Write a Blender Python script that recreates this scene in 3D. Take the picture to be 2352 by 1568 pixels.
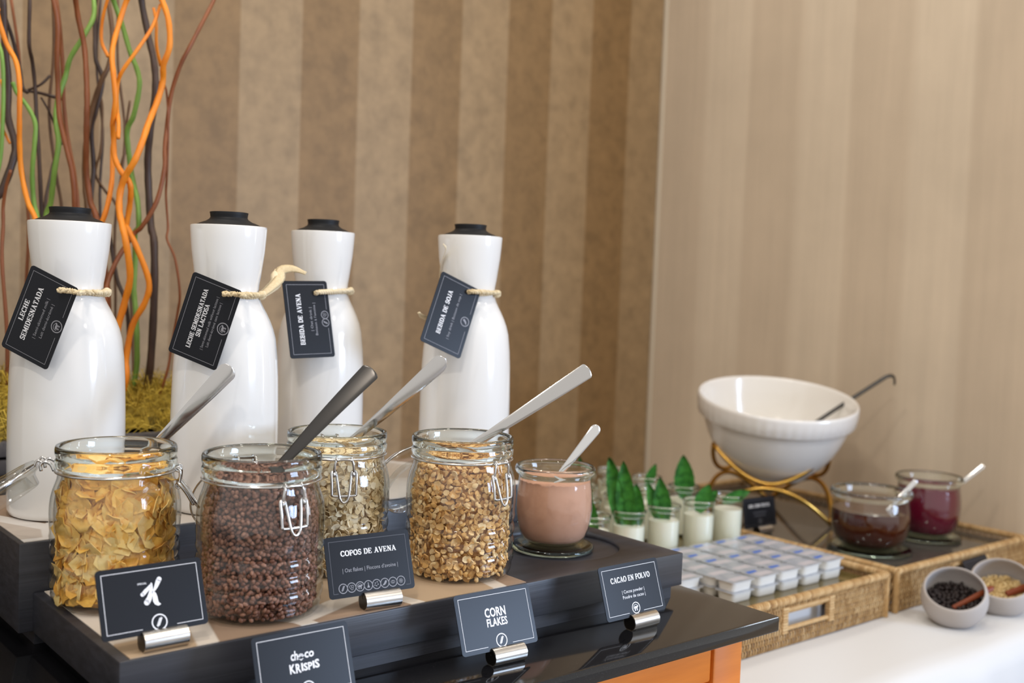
import bpy, bmesh, math, random
from mathutils import Vector, Matrix, Euler
from math import sin, cos, pi, radians, sqrt, atan2

for o in list(bpy.data.objects):
    bpy.data.objects.remove(o, do_unlink=True)
S = bpy.context.scene
COL = S.collection
rnd = random.Random(7)

# ------------------------------------------------------------------ camera
CAM_H = 1.25
FPX, YAW, PITCH, ROLL = 2509.0, 0.69200, -0.05537, 0.03614
fwd = Vector((sin(YAW)*cos(PITCH), cos(YAW)*cos(PITCH), sin(PITCH)))
r0 = Vector((cos(YAW), -sin(YAW), 0)); u0 = r0.cross(fwd)
rgt = cos(ROLL)*r0 + sin(ROLL)*u0
upv = -sin(ROLL)*r0 + cos(ROLL)*u0
cd = bpy.data.cameras.new('camera'); cam = bpy.data.objects.new('camera', cd); COL.objects.link(cam)
cam.matrix_world = Matrix(((rgt.x, upv.x, -fwd.x, 0), (rgt.y, upv.y, -fwd.y, 0), (rgt.z, upv.z, -fwd.z, CAM_H), (0, 0, 0, 1)))
cd.sensor_width = 36.0; cd.sensor_fit = 'HORIZONTAL'
cd.lens = FPX/2352*36.0
cd.clip_start = 0.05; cd.clip_end = 50
cd.dof.use_dof = True; cd.dof.focus_distance = 1.06; cd.dof.aperture_fstop = 5.0
S.camera = cam

# ------------------------------------------------------------------ light and exposure
S.view_settings.view_transform = 'Standard'; S.view_settings.look = 'None'
S.view_settings.gamma = 1.0; S.view_settings.use_curve_mapping = False
S.view_settings.exposure = 0.13
w = bpy.data.worlds.new('room_light'); S.world = w; w.use_nodes = True
w.node_tree.nodes['Background'].inputs[0].default_value = (1.0, 0.977, 0.945, 1)
w.node_tree.nodes['Background'].inputs[1].default_value = 0.72

def area(name, loc, target, sx, sy, power, color, shape='RECTANGLE'):
    l = bpy.data.lights.new(name, 'AREA'); l.shape = shape; l.size = sx
    if shape == 'RECTANGLE': l.size_y = sy
    l.energy = power; l.color = color
    o = bpy.data.objects.new(name, l); COL.objects.link(o)
    d = Vector(target) - Vector(loc)
    o.location = loc; o.rotation_euler = d.to_track_quat('-Z', 'Y').to_euler()
    return o
# daylight through the two tall windows behind the camera
area('window_daylight', (2.88, -2.45, 1.66), (0.6, 0.9, 1.05), 1.15, 1.15, 92, (0.54, 0.71, 1.0))
area('window_daylight', (4.1, -0.55, 1.8), (0.6, 0.9, 1.0), 0.22, 1.9, 13, (0.78, 0.88, 1.0))
# warm ceiling downlights
for (x, y, p) in ((0.15, 0.75, 5), (1.05, 0.45, 3), (1.72, 1.30, 2.3), (0.55, 1.45, 3.2), (1.2, -0.6, 6), (-0.5, -0.2, 10), (2.3, -0.3, 2)):
    area('ceiling_downlight', (x, y, 2.58), (x, y, 0), 0.16, 0.16, p, (1.0, 0.91, 0.80), 'DISK')

# ------------------------------------------------------------------ materials
MATS = {}
class NT:
    def __init__(s, name):
        s.m = bpy.data.materials.new(name); s.m.use_nodes = True; s.t = s.m.node_tree
        s.b = s.t.nodes['Principled BSDF']; s.out = s.t.nodes['Material Output']; MATS[name] = s.m
    def n(s, typ, **kw):
        x = s.t.nodes.new(typ)
        for k, v in kw.items():
            if k.startswith('i_'):
                key = k[2:]
                key = int(key) if key.isdigit() else key.replace('_', ' ')
                x.inputs[key].default_value = v
            else: setattr(x, k, v)
        return x
    def l(s, a, b): s.t.links.new(a, b)
    def ramp(s, fac, stops, interp='LINEAR'):
        r = s.n('ShaderNodeValToRGB'); r.color_ramp.interpolation = interp
        e = r.color_ramp.elements
        while len(e) < len(stops): e.new(0.5)
        for i, (p, c) in enumerate(stops):
            e[i].position = p; e[i].color = (*c, 1) if len(c) == 3 else c
        s.l(fac, r.inputs[0]); return r
    def coord(s, out='Object', scale=(1, 1, 1)):
        tc = s.n('ShaderNodeTexCoord'); mp = s.n('ShaderNodeMapping'); mp.inputs['Scale'].default_value = scale
        s.l(tc.outputs[out], mp.inputs[0]); return mp.outputs[0]
    def noise(s, vec, scale, detail=3.0, rough=0.5):
        x = s.n('ShaderNodeTexNoise'); x.inputs['Scale'].default_value = scale
        x.inputs['Detail'].default_value = detail; x.inputs['Roughness'].default_value = rough
        if vec is not None: s.l(vec, x.inputs['Vector'])
        return x
    def bump(s, h, strength, dist=0.001):
        b = s.n('ShaderNodeBump'); b.inputs['Strength'].default_value = strength; b.inputs['Distance'].default_value = dist
        s.l(h, b.inputs['Height']); s.l(b.outputs[0], s.b.inputs['Normal']); return b
    def p(s, color=None, rough=None, metal=None, spec=None, coat=None, trans=None, ior=None, sub=None):
        I = s.b.inputs
        if color is not None: I['Base Color'].default_value = (*color, 1)
        if rough is not None: I['Roughness'].default_value = rough
        if metal is not None: I['Metallic'].default_value = metal
        if spec is not None: I['Specular IOR Level'].default_value = spec
        if coat is not None: I['Coat Weight'].default_value = coat
        if trans is not None: I['Transmission Weight'].default_value = trans
        if ior is not None: I['IOR'].default_value = ior
        if sub is not None: I['Subsurface Weight'].default_value = sub; I['Subsurface Radius'].default_value = (0.006, 0.004, 0.003)
        return s

def simple(name, **k):
    return NT(name).p(**k).m

simple('porcelain_white', color=(0.80, 0.785, 0.76), rough=0.12, coat=0.4)
simple('rubber_black', color=(0.009, 0.009, 0.010), rough=0.55, spec=0.25)
simple('card_dark', color=(0.013, 0.014, 0.018), rough=0.28, spec=0.17)
simple('print_white', color=(0.85, 0.85, 0.88), rough=0.5)
simple('print_grey', color=(0.28, 0.28, 0.31), rough=0.5)
simple('print_dim', color=(0.09, 0.09, 0.105), rough=0.5)
simple('wire_steel', color=(0.62, 0.61, 0.60), rough=0.18, metal=1)
simple('steel_polished', color=(0.60, 0.58, 0.56), rough=0.16, metal=1)
simple('steel_bright', color=(0.80, 0.79, 0.78), rough=0.14, metal=1)
simple('steel_dark', color=(0.085, 0.08, 0.076), rough=0.28, metal=1)
simple('brass_wire', color=(0.72, 0.43, 0.10), rough=0.24, metal=1)
simple('honey', color=(0.055, 0.008, 0.002), rough=0.06, coat=0.5, sub=0.15)
simple('jam', color=(0.125, 0.006, 0.022), rough=0.16, coat=0.4)
simple('yogurt', color=(0.90, 0.87, 0.74), rough=0.35, sub=0.1)
simple('cup_plastic', color=(0.87, 0.85, 0.79), rough=0.35)
simple('stoneware_grey', color=(0.44, 0.40, 0.375), rough=0.62)
simple('bowl_ceramic', color=(0.84, 0.81, 0.77), rough=0.16, coat=0.3)
simple('wood_rosewood', color=(0.20, 0.042, 0.012), rough=0.45, spec=0.3)
simple('dark_recess', color=(0.01, 0.01, 0.01), rough=0.7)
simple('print_blue', color=(0.05, 0.15, 0.55), rough=0.4)
simple('print_pink', color=(0.52, 0.49, 0.52), rough=0.4)

a = NT('steel_brushed').p((0.60, 0.56, 0.51), 0.24, 1)
n_ = a.noise(a.coord(scale=(1, 900, 900)), 3.0, 2); a.bump(n_.outputs[0], 0.12, 0.0004)

def tone_mat(name, dark, mid, lite, rough=0.6, scale=260, bump=0.5, sub=None, spec=0.3):
    """per-piece tone from the mesh's 'tone' attribute plus fine grain"""
    a = NT(name).p(rough=rough, spec=spec, sub=sub)
    at = a.n('ShaderNodeAttribute', attribute_name='tone')
    nz = a.noise(a.coord(), scale, 3)
    mx = a.n('ShaderNodeMath', operation='MULTIPLY_ADD', i_1=0.5, i_2=-0.25); a.l(nz.outputs[0], mx.inputs[0])
    ad = a.n('ShaderNodeMath', operation='ADD'); a.l(at.outputs['Fac'], ad.inputs[0]); a.l(mx.outputs[0], ad.inputs[1])
    r = a.ramp(ad.outputs[0], [(0.05, dark), (0.5, mid), (0.95, lite)])
    a.l(r.outputs[0], a.b.inputs['Base Color'])
    if bump: a.bump(nz.outputs[0], bump, 0.0006)
    return a.m
tone_mat('flake_gold', (0.55, 0.22, 0.030), (0.92, 0.53, 0.105), (0.97, 0.74, 0.32), 0.5, 170, 1.0)
tone_mat('puff_chocolate', (0.070, 0.026, 0.016), (0.180, 0.075, 0.047), (0.36, 0.18, 0.12), 0.42, 300, 0.5)
tone_mat('oat_cream', (0.52, 0.34, 0.15), (0.84, 0.67, 0.40), (0.94, 0.82, 0.60), 0.6, 300, 0.5)
tone_mat('granola_tan', (0.42, 0.19, 0.045), (0.78, 0.46, 0.16), (0.90, 0.68, 0.38), 0.6, 280, 0.6)
tone_mat('moss_ochre', (0.14, 0.10, 0.014), (0.42, 0.29, 0.03), (0.66, 0.48, 0.08), 0.8, 80, 0)
tone_mat('seed_tan', (0.35, 0.22, 0.08), (0.62, 0.44, 0.19), (0.80, 0.64, 0.36), 0.6, 300, 0.3)
tone_mat('raisin_dark', (0.008, 0.005, 0.005), (0.022, 0.014, 0.013), (0.06, 0.04, 0.036), 0.42, 220, 0.8)
tone_mat('raffia', (0.50, 0.36, 0.18), (0.72, 0.58, 0.36), (0.82, 0.70, 0.50), 0.75, 400, 0.6)
tone_mat('rattan', (0.20, 0.098, 0.032), (0.48, 0.295, 0.125), (0.66, 0.465, 0.24), 0.55, 120, 0.4)
tone_mat('slat_weathered', (0.045, 0.040, 0.042), (0.10, 0.092, 0.095), (0.19, 0.175, 0.17), 0.7, 60, 0.6)
tone_mat('cocoa_powder', (0.34, 0.18, 0.115), (0.60, 0.34, 0.235), (0.68, 0.42, 0.31), 0.9, 60, 0.25, spec=0.05)

def bark(name, c0, c1, rough=0.5):
    a = NT(name).p(rough=rough)
    nz = a.noise(a.coord(scale=(1, 1, 0.25)), 45, 4, 0.6)
    r = a.ramp(nz.outputs[0], [(0.3, c0), (0.7, c1)]); a.l(r.outputs[0], a.b.inputs['Base Color'])
    a.bump(nz.outputs[0], 0.3, 0.001); return a.m
bark('stem_orange', (0.72, 0.19, 0.006), (0.90, 0.29, 0.012))
bark('stem_redbrown', (0.15, 0.040, 0.010), (0.27, 0.078, 0.018))
bark('stem_green', (0.13, 0.26, 0.035), (0.24, 0.40, 0.07))
bark('stem_dark', (0.028, 0.014, 0.010), (0.075, 0.040, 0.026))
bark('stem_brown', (0.085, 0.038, 0.014), (0.15, 0.07, 0.025))

a = NT('mint_green').p(rough=0.45, spec=0.3)
nz = a.noise(a.coord(), 90, 3); r = a.ramp(nz.outputs[0], [(0.3, (0.012, 0.085, 0.010)), (0.7, (0.05, 0.23, 0.028))])
a.l(r.outputs[0], a.b.inputs['Base Color']); a.bump(nz.outputs[0], 0.6, 0.001)

# thin blown glass: clear straight on, greyer where the wall is seen edge-on
def thin_glass(name, face, edge, rough=0.0, strength=1.0, blend=0.35):
    a = NT(name); t = a.t; t.nodes.remove(a.b)
    lw = a.n('ShaderNodeLayerWeight'); lw.inputs['Blend'].default_value = blend
    r = a.ramp(lw.outputs['Facing'], [(0.0, face), (0.72, tuple(0.5*(x+y) for x, y in zip(face, edge))), (1.0, edge)])
    tr = a.n('ShaderNodeBsdfTransparent'); a.l(r.outputs[0], tr.inputs[0])
    gl = a.n('ShaderNodeBsdfGlossy'); gl.inputs['Roughness'].default_value = 0.03
    geo = a.n('ShaderNodeNewGeometry')
    io = a.n('ShaderNodeMapRange'); io.inputs[3].default_value = 1.5; io.inputs[4].default_value = 1/1.5
    a.l(geo.outputs['Backfacing'], io.inputs[0])
    fr = a.n('ShaderNodeFresnel'); a.l(io.outputs[0], fr.inputs[0])
    mu = a.n('ShaderNodeMath', operation='MULTIPLY', i_1=strength); a.l(fr.outputs[0], mu.inputs[0]); mu.use_clamp = True
    mx = a.n('ShaderNodeMixShader'); a.l(mu.outputs[0], mx.inputs[0]); a.l(tr.outputs[0], mx.inputs[1]); a.l(gl.outputs[0], mx.inputs[2])
    a.l(mx.outputs[0], a.out.inputs[0]); return a.m
thin_glass('glass_thin', (0.99, 0.99, 0.985), (0.78, 0.81, 0.79), strength=1.2)
thin_glass('glass_tumbler', (0.97, 0.98, 0.96), (0.66, 0.70, 0.62), strength=1.2)
a = NT('glass_solid'); a.t.nodes.remove(a.b)
g = a.n('ShaderNodeBsdfGlass'); g.inputs['Color'].default_value = (0.955, 0.975, 0.965, 1); g.inputs['Roughness'].default_value = 0.0; g.inputs['IOR'].default_value = 1.48
a.l(g.outputs[0], a.out.inputs[0])
a = NT('glass_green'); a.t.nodes.remove(a.b)
g = a.n('ShaderNodeBsdfGlass'); g.inputs['Color'].default_value = (0.93, 0.98, 0.95, 1); g.inputs['IOR'].default_value = 1.5
a.l(g.outputs[0], a.out.inputs[0])

# wallpapers: stripes fixed to the wall, paper sheen painted in as mottled colour
def wallpaper(name, axis, start, pitch, c_dark, c_lite, streak, mott, first_light, soft, rough, amp=1.0):
    a = NT(name).p(rough=rough, spec=0.25)
    tc = a.n('ShaderNodeTexCoord'); sp = a.n('ShaderNodeSeparateXYZ'); a.l(tc.outputs['Object'], sp.inputs[0])
    s1 = a.n('ShaderNodeMath', operation='SUBTRACT', i_1=start); a.l(sp.outputs[axis], s1.inputs[0])
    s2 = a.n('ShaderNodeMath', operation='DIVIDE', i_1=2*pitch); a.l(s1.outputs[0], s2.inputs[0])
    fr = a.n('ShaderNodeMath', operation='FRACT'); a.l(s2.outputs[0], fr.inputs[0])
    A, B = ((1, 1, 1), (0, 0, 0)) if first_light else ((0, 0, 0), (1, 1, 1))
    k = a.ramp(fr.outputs[0], [(0.0, B), (soft, A), (0.5-soft, A), (0.5+soft, B), (1-soft, B), (1.0, B)])
    mp = a.n('ShaderNodeMapping'); mp.inputs['Scale'].default_value = streak; a.l(tc.outputs['Object'], mp.inputs[0])
    nz = a.noise(mp.outputs[0], 1.0, 5, 0.65)
    n2 = a.noise(tc.outputs['Object'], mott, 4, 0.6)
    mixn = a.n('ShaderNodeMix', data_type='FLOAT'); mixn.inputs[0].default_value = 0.5; a.l(nz.outputs[0], mixn.inputs[2]); a.l(n2.outputs[0], mixn.inputs[3])
    mc = a.n('ShaderNodeMix', data_type='RGBA'); a.l(k.outputs[0], mc.inputs[0])
    mc.inputs[6].default_value = (*c_dark, 1); mc.inputs[7].default_value = (*c_lite, 1)
    var = a.ramp(mixn.outputs[0], [(0.35, (1-0.2*amp,)*3), (0.50, (0.985,)*3), (0.66, (1+0.15*amp,)*3)])
    mm = a.n('ShaderNodeMix', data_type='RGBA', blend_type='MULTIPLY'); mm.inputs[0].default_value = 1
    a.l(mc.outputs[2], mm.inputs[6]); a.l(var.outputs[0], mm.inputs[7])
    a.l(mm.outputs[2], a.b.inputs['Base Color']); return a.m
wallpaper('wallpaper_dim_lit', 0, 0.785, 0.1286, (0.245, 0.149, 0.066), (0.330, 0.225, 0.122), (26, 26, 20), 34, False, 0.006, 0.5)  # the back wall's dimmer, warmer light is put into these tones
wallpaper('wallpaper_bright_lit', 1, 1.094, 0.1375, (0.63, 0.515, 0.385), (0.70, 0.585, 0.445), (40, 40, 1.6), 5, True, 0.04, 0.6, 0.42)  # brighter, greyer light on the right wall put into the paper's colour

simple('trim_pale', color=(0.66, 0.58, 0.46), rough=0.5)
a = NT('granite_black').p(rough=0.07, spec=0.5)
v = a.coord(); nz = a.noise(v, 900, 2); vo = a.n('ShaderNodeTexVoronoi'); vo.inputs['Scale'].default_value = 520; a.l(v, vo.inputs['Vector'])
r = a.ramp(nz.outputs[0], [(0.60, (0.0045, 0.0045, 0.0055)), (0.70, (0.02, 0.02, 0.022)), (0.80, (0.07, 0.07, 0.08))]); a.l(r.outputs[0], a.b.inputs['Base Color'])

a = NT('wood_black').p(rough=0.42, spec=0.6)
nz = a.noise(a.coord(scale=(3, 60, 160)), 1.0, 5, 0.6)
r = a.ramp(nz.outputs[0], [(0.3, (0.014, 0.0145, 0.019)), (0.75, (0.036, 0.037, 0.048))]); a.l(r.outputs[0], a.b.inputs['Base Color']); a.bump(nz.outputs[0], 0.35, 0.0008)

a = NT('wood_orange').p(rough=0.4, spec=0.4)
nz = a.noise(a.coord(scale=(2.2, 30, 30)), 3.0, 4, 0.6)
r = a.ramp(nz.outputs[0], [(0.25, (0.62, 0.165, 0.015)), (0.7, (0.76, 0.22, 0.022))]); a.l(r.outputs[0], a.b.inputs['Base Color'])

a = NT('cloth_white').p((0.68, 0.675, 0.67), 0.85, spec=0.1)
nz = a.noise(a.coord(), 1400, 2); a.bump(nz.outputs[0], 0.1, 0.0004)

def mat_paper(name, tints, line):
    a = NT(name).p(rough=0.55, spec=0.3)
    v = a.coord(scale=(1, 0.62, 1)); sc = 9.0
    vo = a.n('ShaderNodeTexVoronoi', feature='F1'); vo.inputs['Scale'].default_value = sc; a.l(v, vo.inputs['Vector'])
    ed = a.n('ShaderNodeTexVoronoi', feature='DISTANCE_TO_EDGE'); ed.inputs['Scale'].default_value = sc; a.l(v, ed.inputs['Vector'])
    hs = a.n('ShaderNodeSeparateColor'); a.l(vo.outputs['Color'], hs.inputs[0])
    r = a.ramp(hs.outputs[0], [(0.0, tints[0]), (0.35, tints[1]), (0.65, tints[2]), (0.85, tints[1])], 'CONSTANT')
    k = a.ramp(ed.outputs['Distance'], [(0.055, (1, 1, 1)), (0.07, (0, 0, 0))])
    mc = a.n('ShaderNodeMix', data_type='RGBA'); a.l(k.outputs[0], mc.inputs[0]); a.l(r.outputs[0], mc.inputs[6]); mc.inputs[7].default_value = (*line, 1)
    a.l(mc.outputs[2], a.b.inputs['Base Color']); return a.m
mat_paper('placemat_paper', ((0.50, 0.365, 0.235), (0.43, 0.31, 0.20), (0.30, 0.205, 0.14)), (0.62, 0.55, 0.47))
mat_paper('placemat_pale', ((0.56, 0.50, 0.44), (0.50, 0.43, 0.37), (0.30, 0.21, 0.15)), (0.66, 0.62, 0.58))

a = NT('foil_lid').p((0.50, 0.53, 0.57), 0.3, metal=0.25)
nz = a.noise(a.coord(), 60, 2); r = a.ramp(nz.outputs[0], [(0.3, (0.36, 0.39, 0.45)), (0.7, (0.54, 0.56, 0.60))]); a.l(r.outputs[0], a.b.inputs['Base Color'])
simple('tray_glass', color=(0.095, 0.085, 0.072), rough=0.05, spec=0.6)
simple('tray_glass_olive', color=(0.13, 0.10, 0.035), rough=0.06, spec=0.5)
simple('floor_carpet', color=(0.34, 0.30, 0.26), rough=0.9)

# ------------------------------------------------------------------ geometry helpers
class MB:
    def __init__(s): s.v = []; s.f = []; s.mi = []; s.tone = []; s.cur = 0; s.ct = 0.5
    def add(s, vs, fs, M=None):
        o = len(s.v)
        s.v += [tuple(M @ Vector(p)) for p in vs] if M else [tuple(p) for p in vs]
        for f in fs: s.f.append(tuple(i+o for i in f)); s.mi.append(s.cur); s.tone.append(s.ct)
        return s
    def box(s, c, size, M=None, b=0.0):
        x, y, z = c; a, d, h = (q/2 for q in size)
        if b <= 0:
            vs = [(x+i*a, y+j*d, z+k*h) for k in (-1, 1) for j in (-1, 1) for i in (-1, 1)]
            fs = [(0, 2, 3, 1), (4, 5, 7, 6), (0, 1, 5, 4), (2, 6, 7, 3), (0, 4, 6, 2), (1, 3, 7, 5)]
            return s.add(vs, fs, M)
        bm = bmesh.new(); bmesh.ops.create_cube(bm, size=1)
        for v in bm.verts: v.co = Vector((x+v.co.x*2*a, y+v.co.y*2*d, z+v.co.z*2*h))
        bmesh.ops.bevel(bm, geom=bm.edges[:], offset=b, segments=2, affect='EDGES', profile=0.5)
        bm.verts.ensure_lookup_table()
        vs = [tuple(v.co) for v in bm.verts]; fs = [tuple(v.index for v in f.verts) for f in bm.faces]
        bm.free(); return s.add(vs, fs, M)
    def lathe(s, prof, seg=48, M=None, closed=False, mod=None):
        """prof: list of (r, z). r==0 makes a pole."""
        vs = []; rings = []
        for (r, z) in prof:
            if r <= 1e-7: rings.append([len(vs)]); vs.append((0, 0, z))
            else:
                rings.append(list(range(len(vs), len(vs)+seg)))
                for i in range(seg):
                    an = 2*pi*i/seg; rr, zz = (r, z) if mod is None else mod(r, z, an)
                    vs.append((rr*cos(an), rr*sin(an), zz))
        fs = []; n = len(rings)
        for k in range(n if closed else n-1):
            A, B = rings[k], rings[(k+1) % n]
            for i in range(seg):
                j = (i+1) % seg
                if len(A) == 1 and len(B) == 1: continue
                if len(A) == 1: fs.append((A[0], B[j], B[i]))
                elif len(B) == 1: fs.append((A[i], A[j], B[0]))
                else: fs.append((A[i], A[j], B[j], B[i]))
        return s.add(vs, fs, M)
    def tube(s, path, rad, seg=8, closed=False, M=None, caps=True, flat=None):
        P = [Vector(p) for p in path]; n = len(P); vs = []; fs = []
        R = rad if isinstance(rad, list) else [rad]*n
        nrm = None
        for i in range(n):
            a = P[(i-1) % n] if (closed or i > 0) else P[i]; b = P[(i+1) % n] if (closed or i < n-1) else P[i]
            t = (b-a).normalized()
            if nrm is None:
                nrm = t.orthogonal().normalized() if flat is None else (Vector(flat) - t*t.dot(Vector(flat))).normalized()
            else:
                nrm = (nrm - t*nrm.dot(t)); nrm = nrm.normalized() if nrm.length > 1e-6 else t.orthogonal().normalized()
            bn = t.cross(nrm)
            rr = R[i]; ra, rb = (rr if isinstance(rr, tuple) else (rr, rr))
            for k in range(seg):
                an = 2*pi*k/seg; vs.append(P[i] + nrm*(cos(an)*ra) + bn*(sin(an)*rb))
        for i in range(n if closed else n-1):
            j = (i+1) % n
            for k in range(seg):
                l = (k+1) % seg; fs.append((i*seg+k, i*seg+l, j*seg+l, j*seg+k))
        if caps and not closed:
            fs.append(tuple(range(seg-1, -1, -1))); fs.append(tuple((n-1)*seg+k for k in range(seg)))
        return s.add(vs, fs, M)
    def prism(s, poly, z0, z1, M=None):
        n = len(poly); vs = [(x, y, z0) for x, y in poly] + [(x, y, z1) for x, y in poly]
        fs = [tuple(range(n-1, -1, -1)), tuple(range(n, 2*n))] + [(i, (i+1) % n, n+(i+1) % n, n+i) for i in range(n)]
        return s.add(vs, fs, M)
    def blob(s, rx, ry, rz, M=None, u=7, v=5, jit=0.0, rg=None):
        prof = [(0, -1)] + [(sin(pi*k/v), -cos(pi*k/v)) for k in range(1, v)] + [(0, 1)]
        o = len(s.v); s.lathe(prof, u)
        for i in range(o, len(s.v)):
            x, y, z = s.v[i]; q = 1 + (rg.uniform(-jit, jit) if rg else 0)
            p = Vector((x*rx*q, y*ry*q, z*rz*q)); s.v[i] = tuple(M @ p) if M else tuple(p)
        return s
    def mesh(s, name, mats, smooth=True, angle=40):
        me = bpy.data.meshes.new(name); me.from_pydata(s.v, [], s.f)
        for m in (mats if isinstance(mats, (list, tuple)) else [mats]): me.materials.append(MATS[m])
        me.polygons.foreach_set('material_index', s.mi)
        if len(set(s.tone)) > 1 or True:
            at = me.attributes.new('tone', 'FLOAT', 'FACE'); at.data.foreach_set('value', s.tone)
        me.validate(); me.update()
        if smooth:
            me.polygons.foreach_set('use_smooth', [True]*len(me.polygons))
            if angle < 180: me.set_sharp_from_angle(angle=radians(angle))
        return me
    def build(s, name, mats, parent=None, smooth=True, angle=40, loc=None, rot=None, label=None, kind=None):
        me = s.mesh(name, mats, smooth, angle)
        return put(name, me, parent, loc, rot, label, kind)

def put(name, me, parent=None, loc=None, rot=None, label=None, kind=None):
    o = bpy.data.objects.new(name, me); COL.objects.link(o)
    if parent: o.parent = parent
    if loc: o.location = loc
    if rot: o.rotation_euler = rot
    if label: o['label'] = label
    if kind: o['kind'] = kind
    return o
def tag(o, label, cat, group=None, kind=None):
    o['label'] = label; o['category'] = cat
    if group: o['group'] = group
    if kind: o['kind'] = kind
    return o
def thing(name, label, cat, loc=(0, 0, 0), rotz=0.0, group=None):
    o = bpy.data.objects.new(name, None); COL.objects.link(o)
    o.empty_display_size = 0.02
    o.location = loc; o.rotation_euler = (0, 0, rotz)
    return tag(o, label, cat, group)
def dup(root, loc=None, rotz=None, label=None):
    r = root.copy(); COL.objects.link(r)
    if loc is not None: r.location = loc
    if rotz is not None: r.rotation_euler = (0, 0, rotz)
    if label: r['label'] = label
    for ch in list(root.children):
        c = ch.copy(); COL.objects.link(c); c.parent = r
        for g in list(ch.children):
            d = g.copy(); COL.objects.link(d); d.parent = c
    return r
def struct(o): o['kind'] = 'structure'; return o
def smooth_path(pts, n=6, closed=False):
    P = [Vector(p) for p in pts]; out = []; m = len(P)
    for i in range(m if closed else m-1):
        p1, p2 = P[i], P[(i+1) % m]
        p0 = P[(i-1) % m] if closed or i > 0 else 2*p1-p2
        p3 = P[(i+2) % m] if closed or i < m-2 else 2*p2-p1
        for k in range(n):
            t = k/n; t2 = t*t; t3 = t2*t
            out.append(0.5*((2*p1) + (-p0+p2)*t + (2*p0-5*p1+4*p2-p3)*t2 + (-p0+3*p1-3*p2+p3)*t3))
    if not closed: out.append(P[-1])
    return out

# levels
ZG, ZF, ZB, ZT, ZI, ZRIM = 0.900, 0.950, 0.996, 0.746, 0.805, 0.821
XW, YW = 2.06, 1.93

# ------------------------------------------------------------------ setting
struct(MB().box((0.2, YW+0.05, 1.4), (3.82, 0.1, 2.8)).build('wall_back', 'wallpaper_dim_lit', smooth=False))
struct(MB().box((XW+0.05, 1.165, 1.4), (0.1, 1.63, 2.8)).build('wall_right', 'wallpaper_bright_lit', smooth=False))
struct(MB().box((XW-0.0015, YW-0.0075, 1.4), (0.003, 0.013, 2.8), b=0.001).build('trim_1', 'trim_pale'))
struct(MB().box((0.5, -0.5, -0.05), (6, 5.2, 0.1)).build('floor', 'floor_carpet', smooth=False))
struct(MB().box((0.2, YW-0.008, 0.05), (3.7, 0.016, 0.1)).build('baseboard_back', 'wood_black', smooth=False))

# ------------------------------------------------------------------ counter
cab = thing('wooden_cabinet', 'orange wood cabinet carrying the black granite worktop', 'cabinet', (0.15, 1.3, 0))
MB().box((0, 0.02, 0.442), (1.58, 1.12, 0.884)).build('body', 'wood_orange', cab, smooth=False)
MB().box((-0.02, -0.546, 0.44), (1.50, 0.012, 0.78), b=0.003).build('front_panel', 'wood_orange', cab)
MB().box((0.787, -0.549, 0.442), (0.048, 0.018, 0.880), b=0.003).build('corner_stile', 'wood_orange', cab)
MB().box((0.0, -0.549, 0.855), (1.52, 0.016, 0.055), b=0.003).build('top_rail', 'wood_orange', cab)
MB().box((0.0, -0.556, 0.845-0.09), (1.66, 0.022, 0.012), b=0.004).build('ledge', 'wood_orange', cab)
tag(MB().box((0.11, 1.313, ZG-0.0085), (1.722, 1.222, 0.017), b=0.0025).build('granite_worktop', 'granite_black'),
    'polished black granite worktop under the wooden risers', 'worktop')

def riser(name, label, x0, x1, y0, y1, ztop, well=None, zbase=ZG, gap=0.013, slab=0.037):
    t = thing(name, label, 'riser', ((x0+x1)/2, (y0+y1)/2, zbase))
    L, D = x1-x0, y1-y0; H = ztop-zbase
    b = MB()
    if well is None:
        b.box((0, 0, (gap+H)/2), (L, D, H-gap), b=0.0015)
        b.build('body', 'wood_black', t)
    else:
        wx, wy, wr, wd = well; wx -= (x0+x1)/2; wy -= (y0+y1)/2
        b.box((0, 0, (gap+H)/2), (L, D, H-gap), b=0.0015)
        o = b.build('body', 'wood_black', t)
        c = MB().lathe([(0, H-wd), (wr, H-wd), (wr+0.0005, H+0.01), (0, H+0.01)], 64)
        cut = c.build('cutter', 'wood_black', t); cut.location = (wx, wy, 0)
        md = o.modifiers.new('well', 'BOOLEAN'); md.object = cut; md.operation = 'DIFFERENCE'; md.solver = 'EXACT'
        bpy.context.view_layer.update()
        me = bpy.data.meshes.new_from_object(o.evaluated_get(bpy.context.evaluated_depsgraph_get()))
        o.modifiers.clear(); o.data = me
        bpy.data.objects.remove(cut, do_unlink=True)
    MB().box((0, 0.0, gap/2), (L-0.030, D-0.006, gap)).build('plinth', 'wood_black', t, smooth=False)
    return t
COCOA = (0.832, 0.918)
riser('display_riser', 'low black wooden riser under the four cereal jars', 0.297, 0.936, 0.812, 1.031, ZF, (COCOA[0]+0.004, COCOA[1], 0.074, 0.005))
riser('display_riser', 'taller black wooden riser behind the cereal jars, carrying the white bottles', 0.285, 0.895, 1.033, 1.262, ZB)
tag(MB().box((0.505, 0.921, ZF+0.0004), (0.398, 0.214, 0.0008)).build('placemat', 'placemat_paper', smooth=False),
    'beige angular patterned paper mat under the cereal jars', 'placemat')
tag(MB().box((0.590, 1.147, ZB+0.0004), (0.600, 0.222, 0.0008)).build('placemat', 'placemat_pale', smooth=False),
    'pale grey patterned paper mat under the white bottles', 'placemat')

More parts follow.
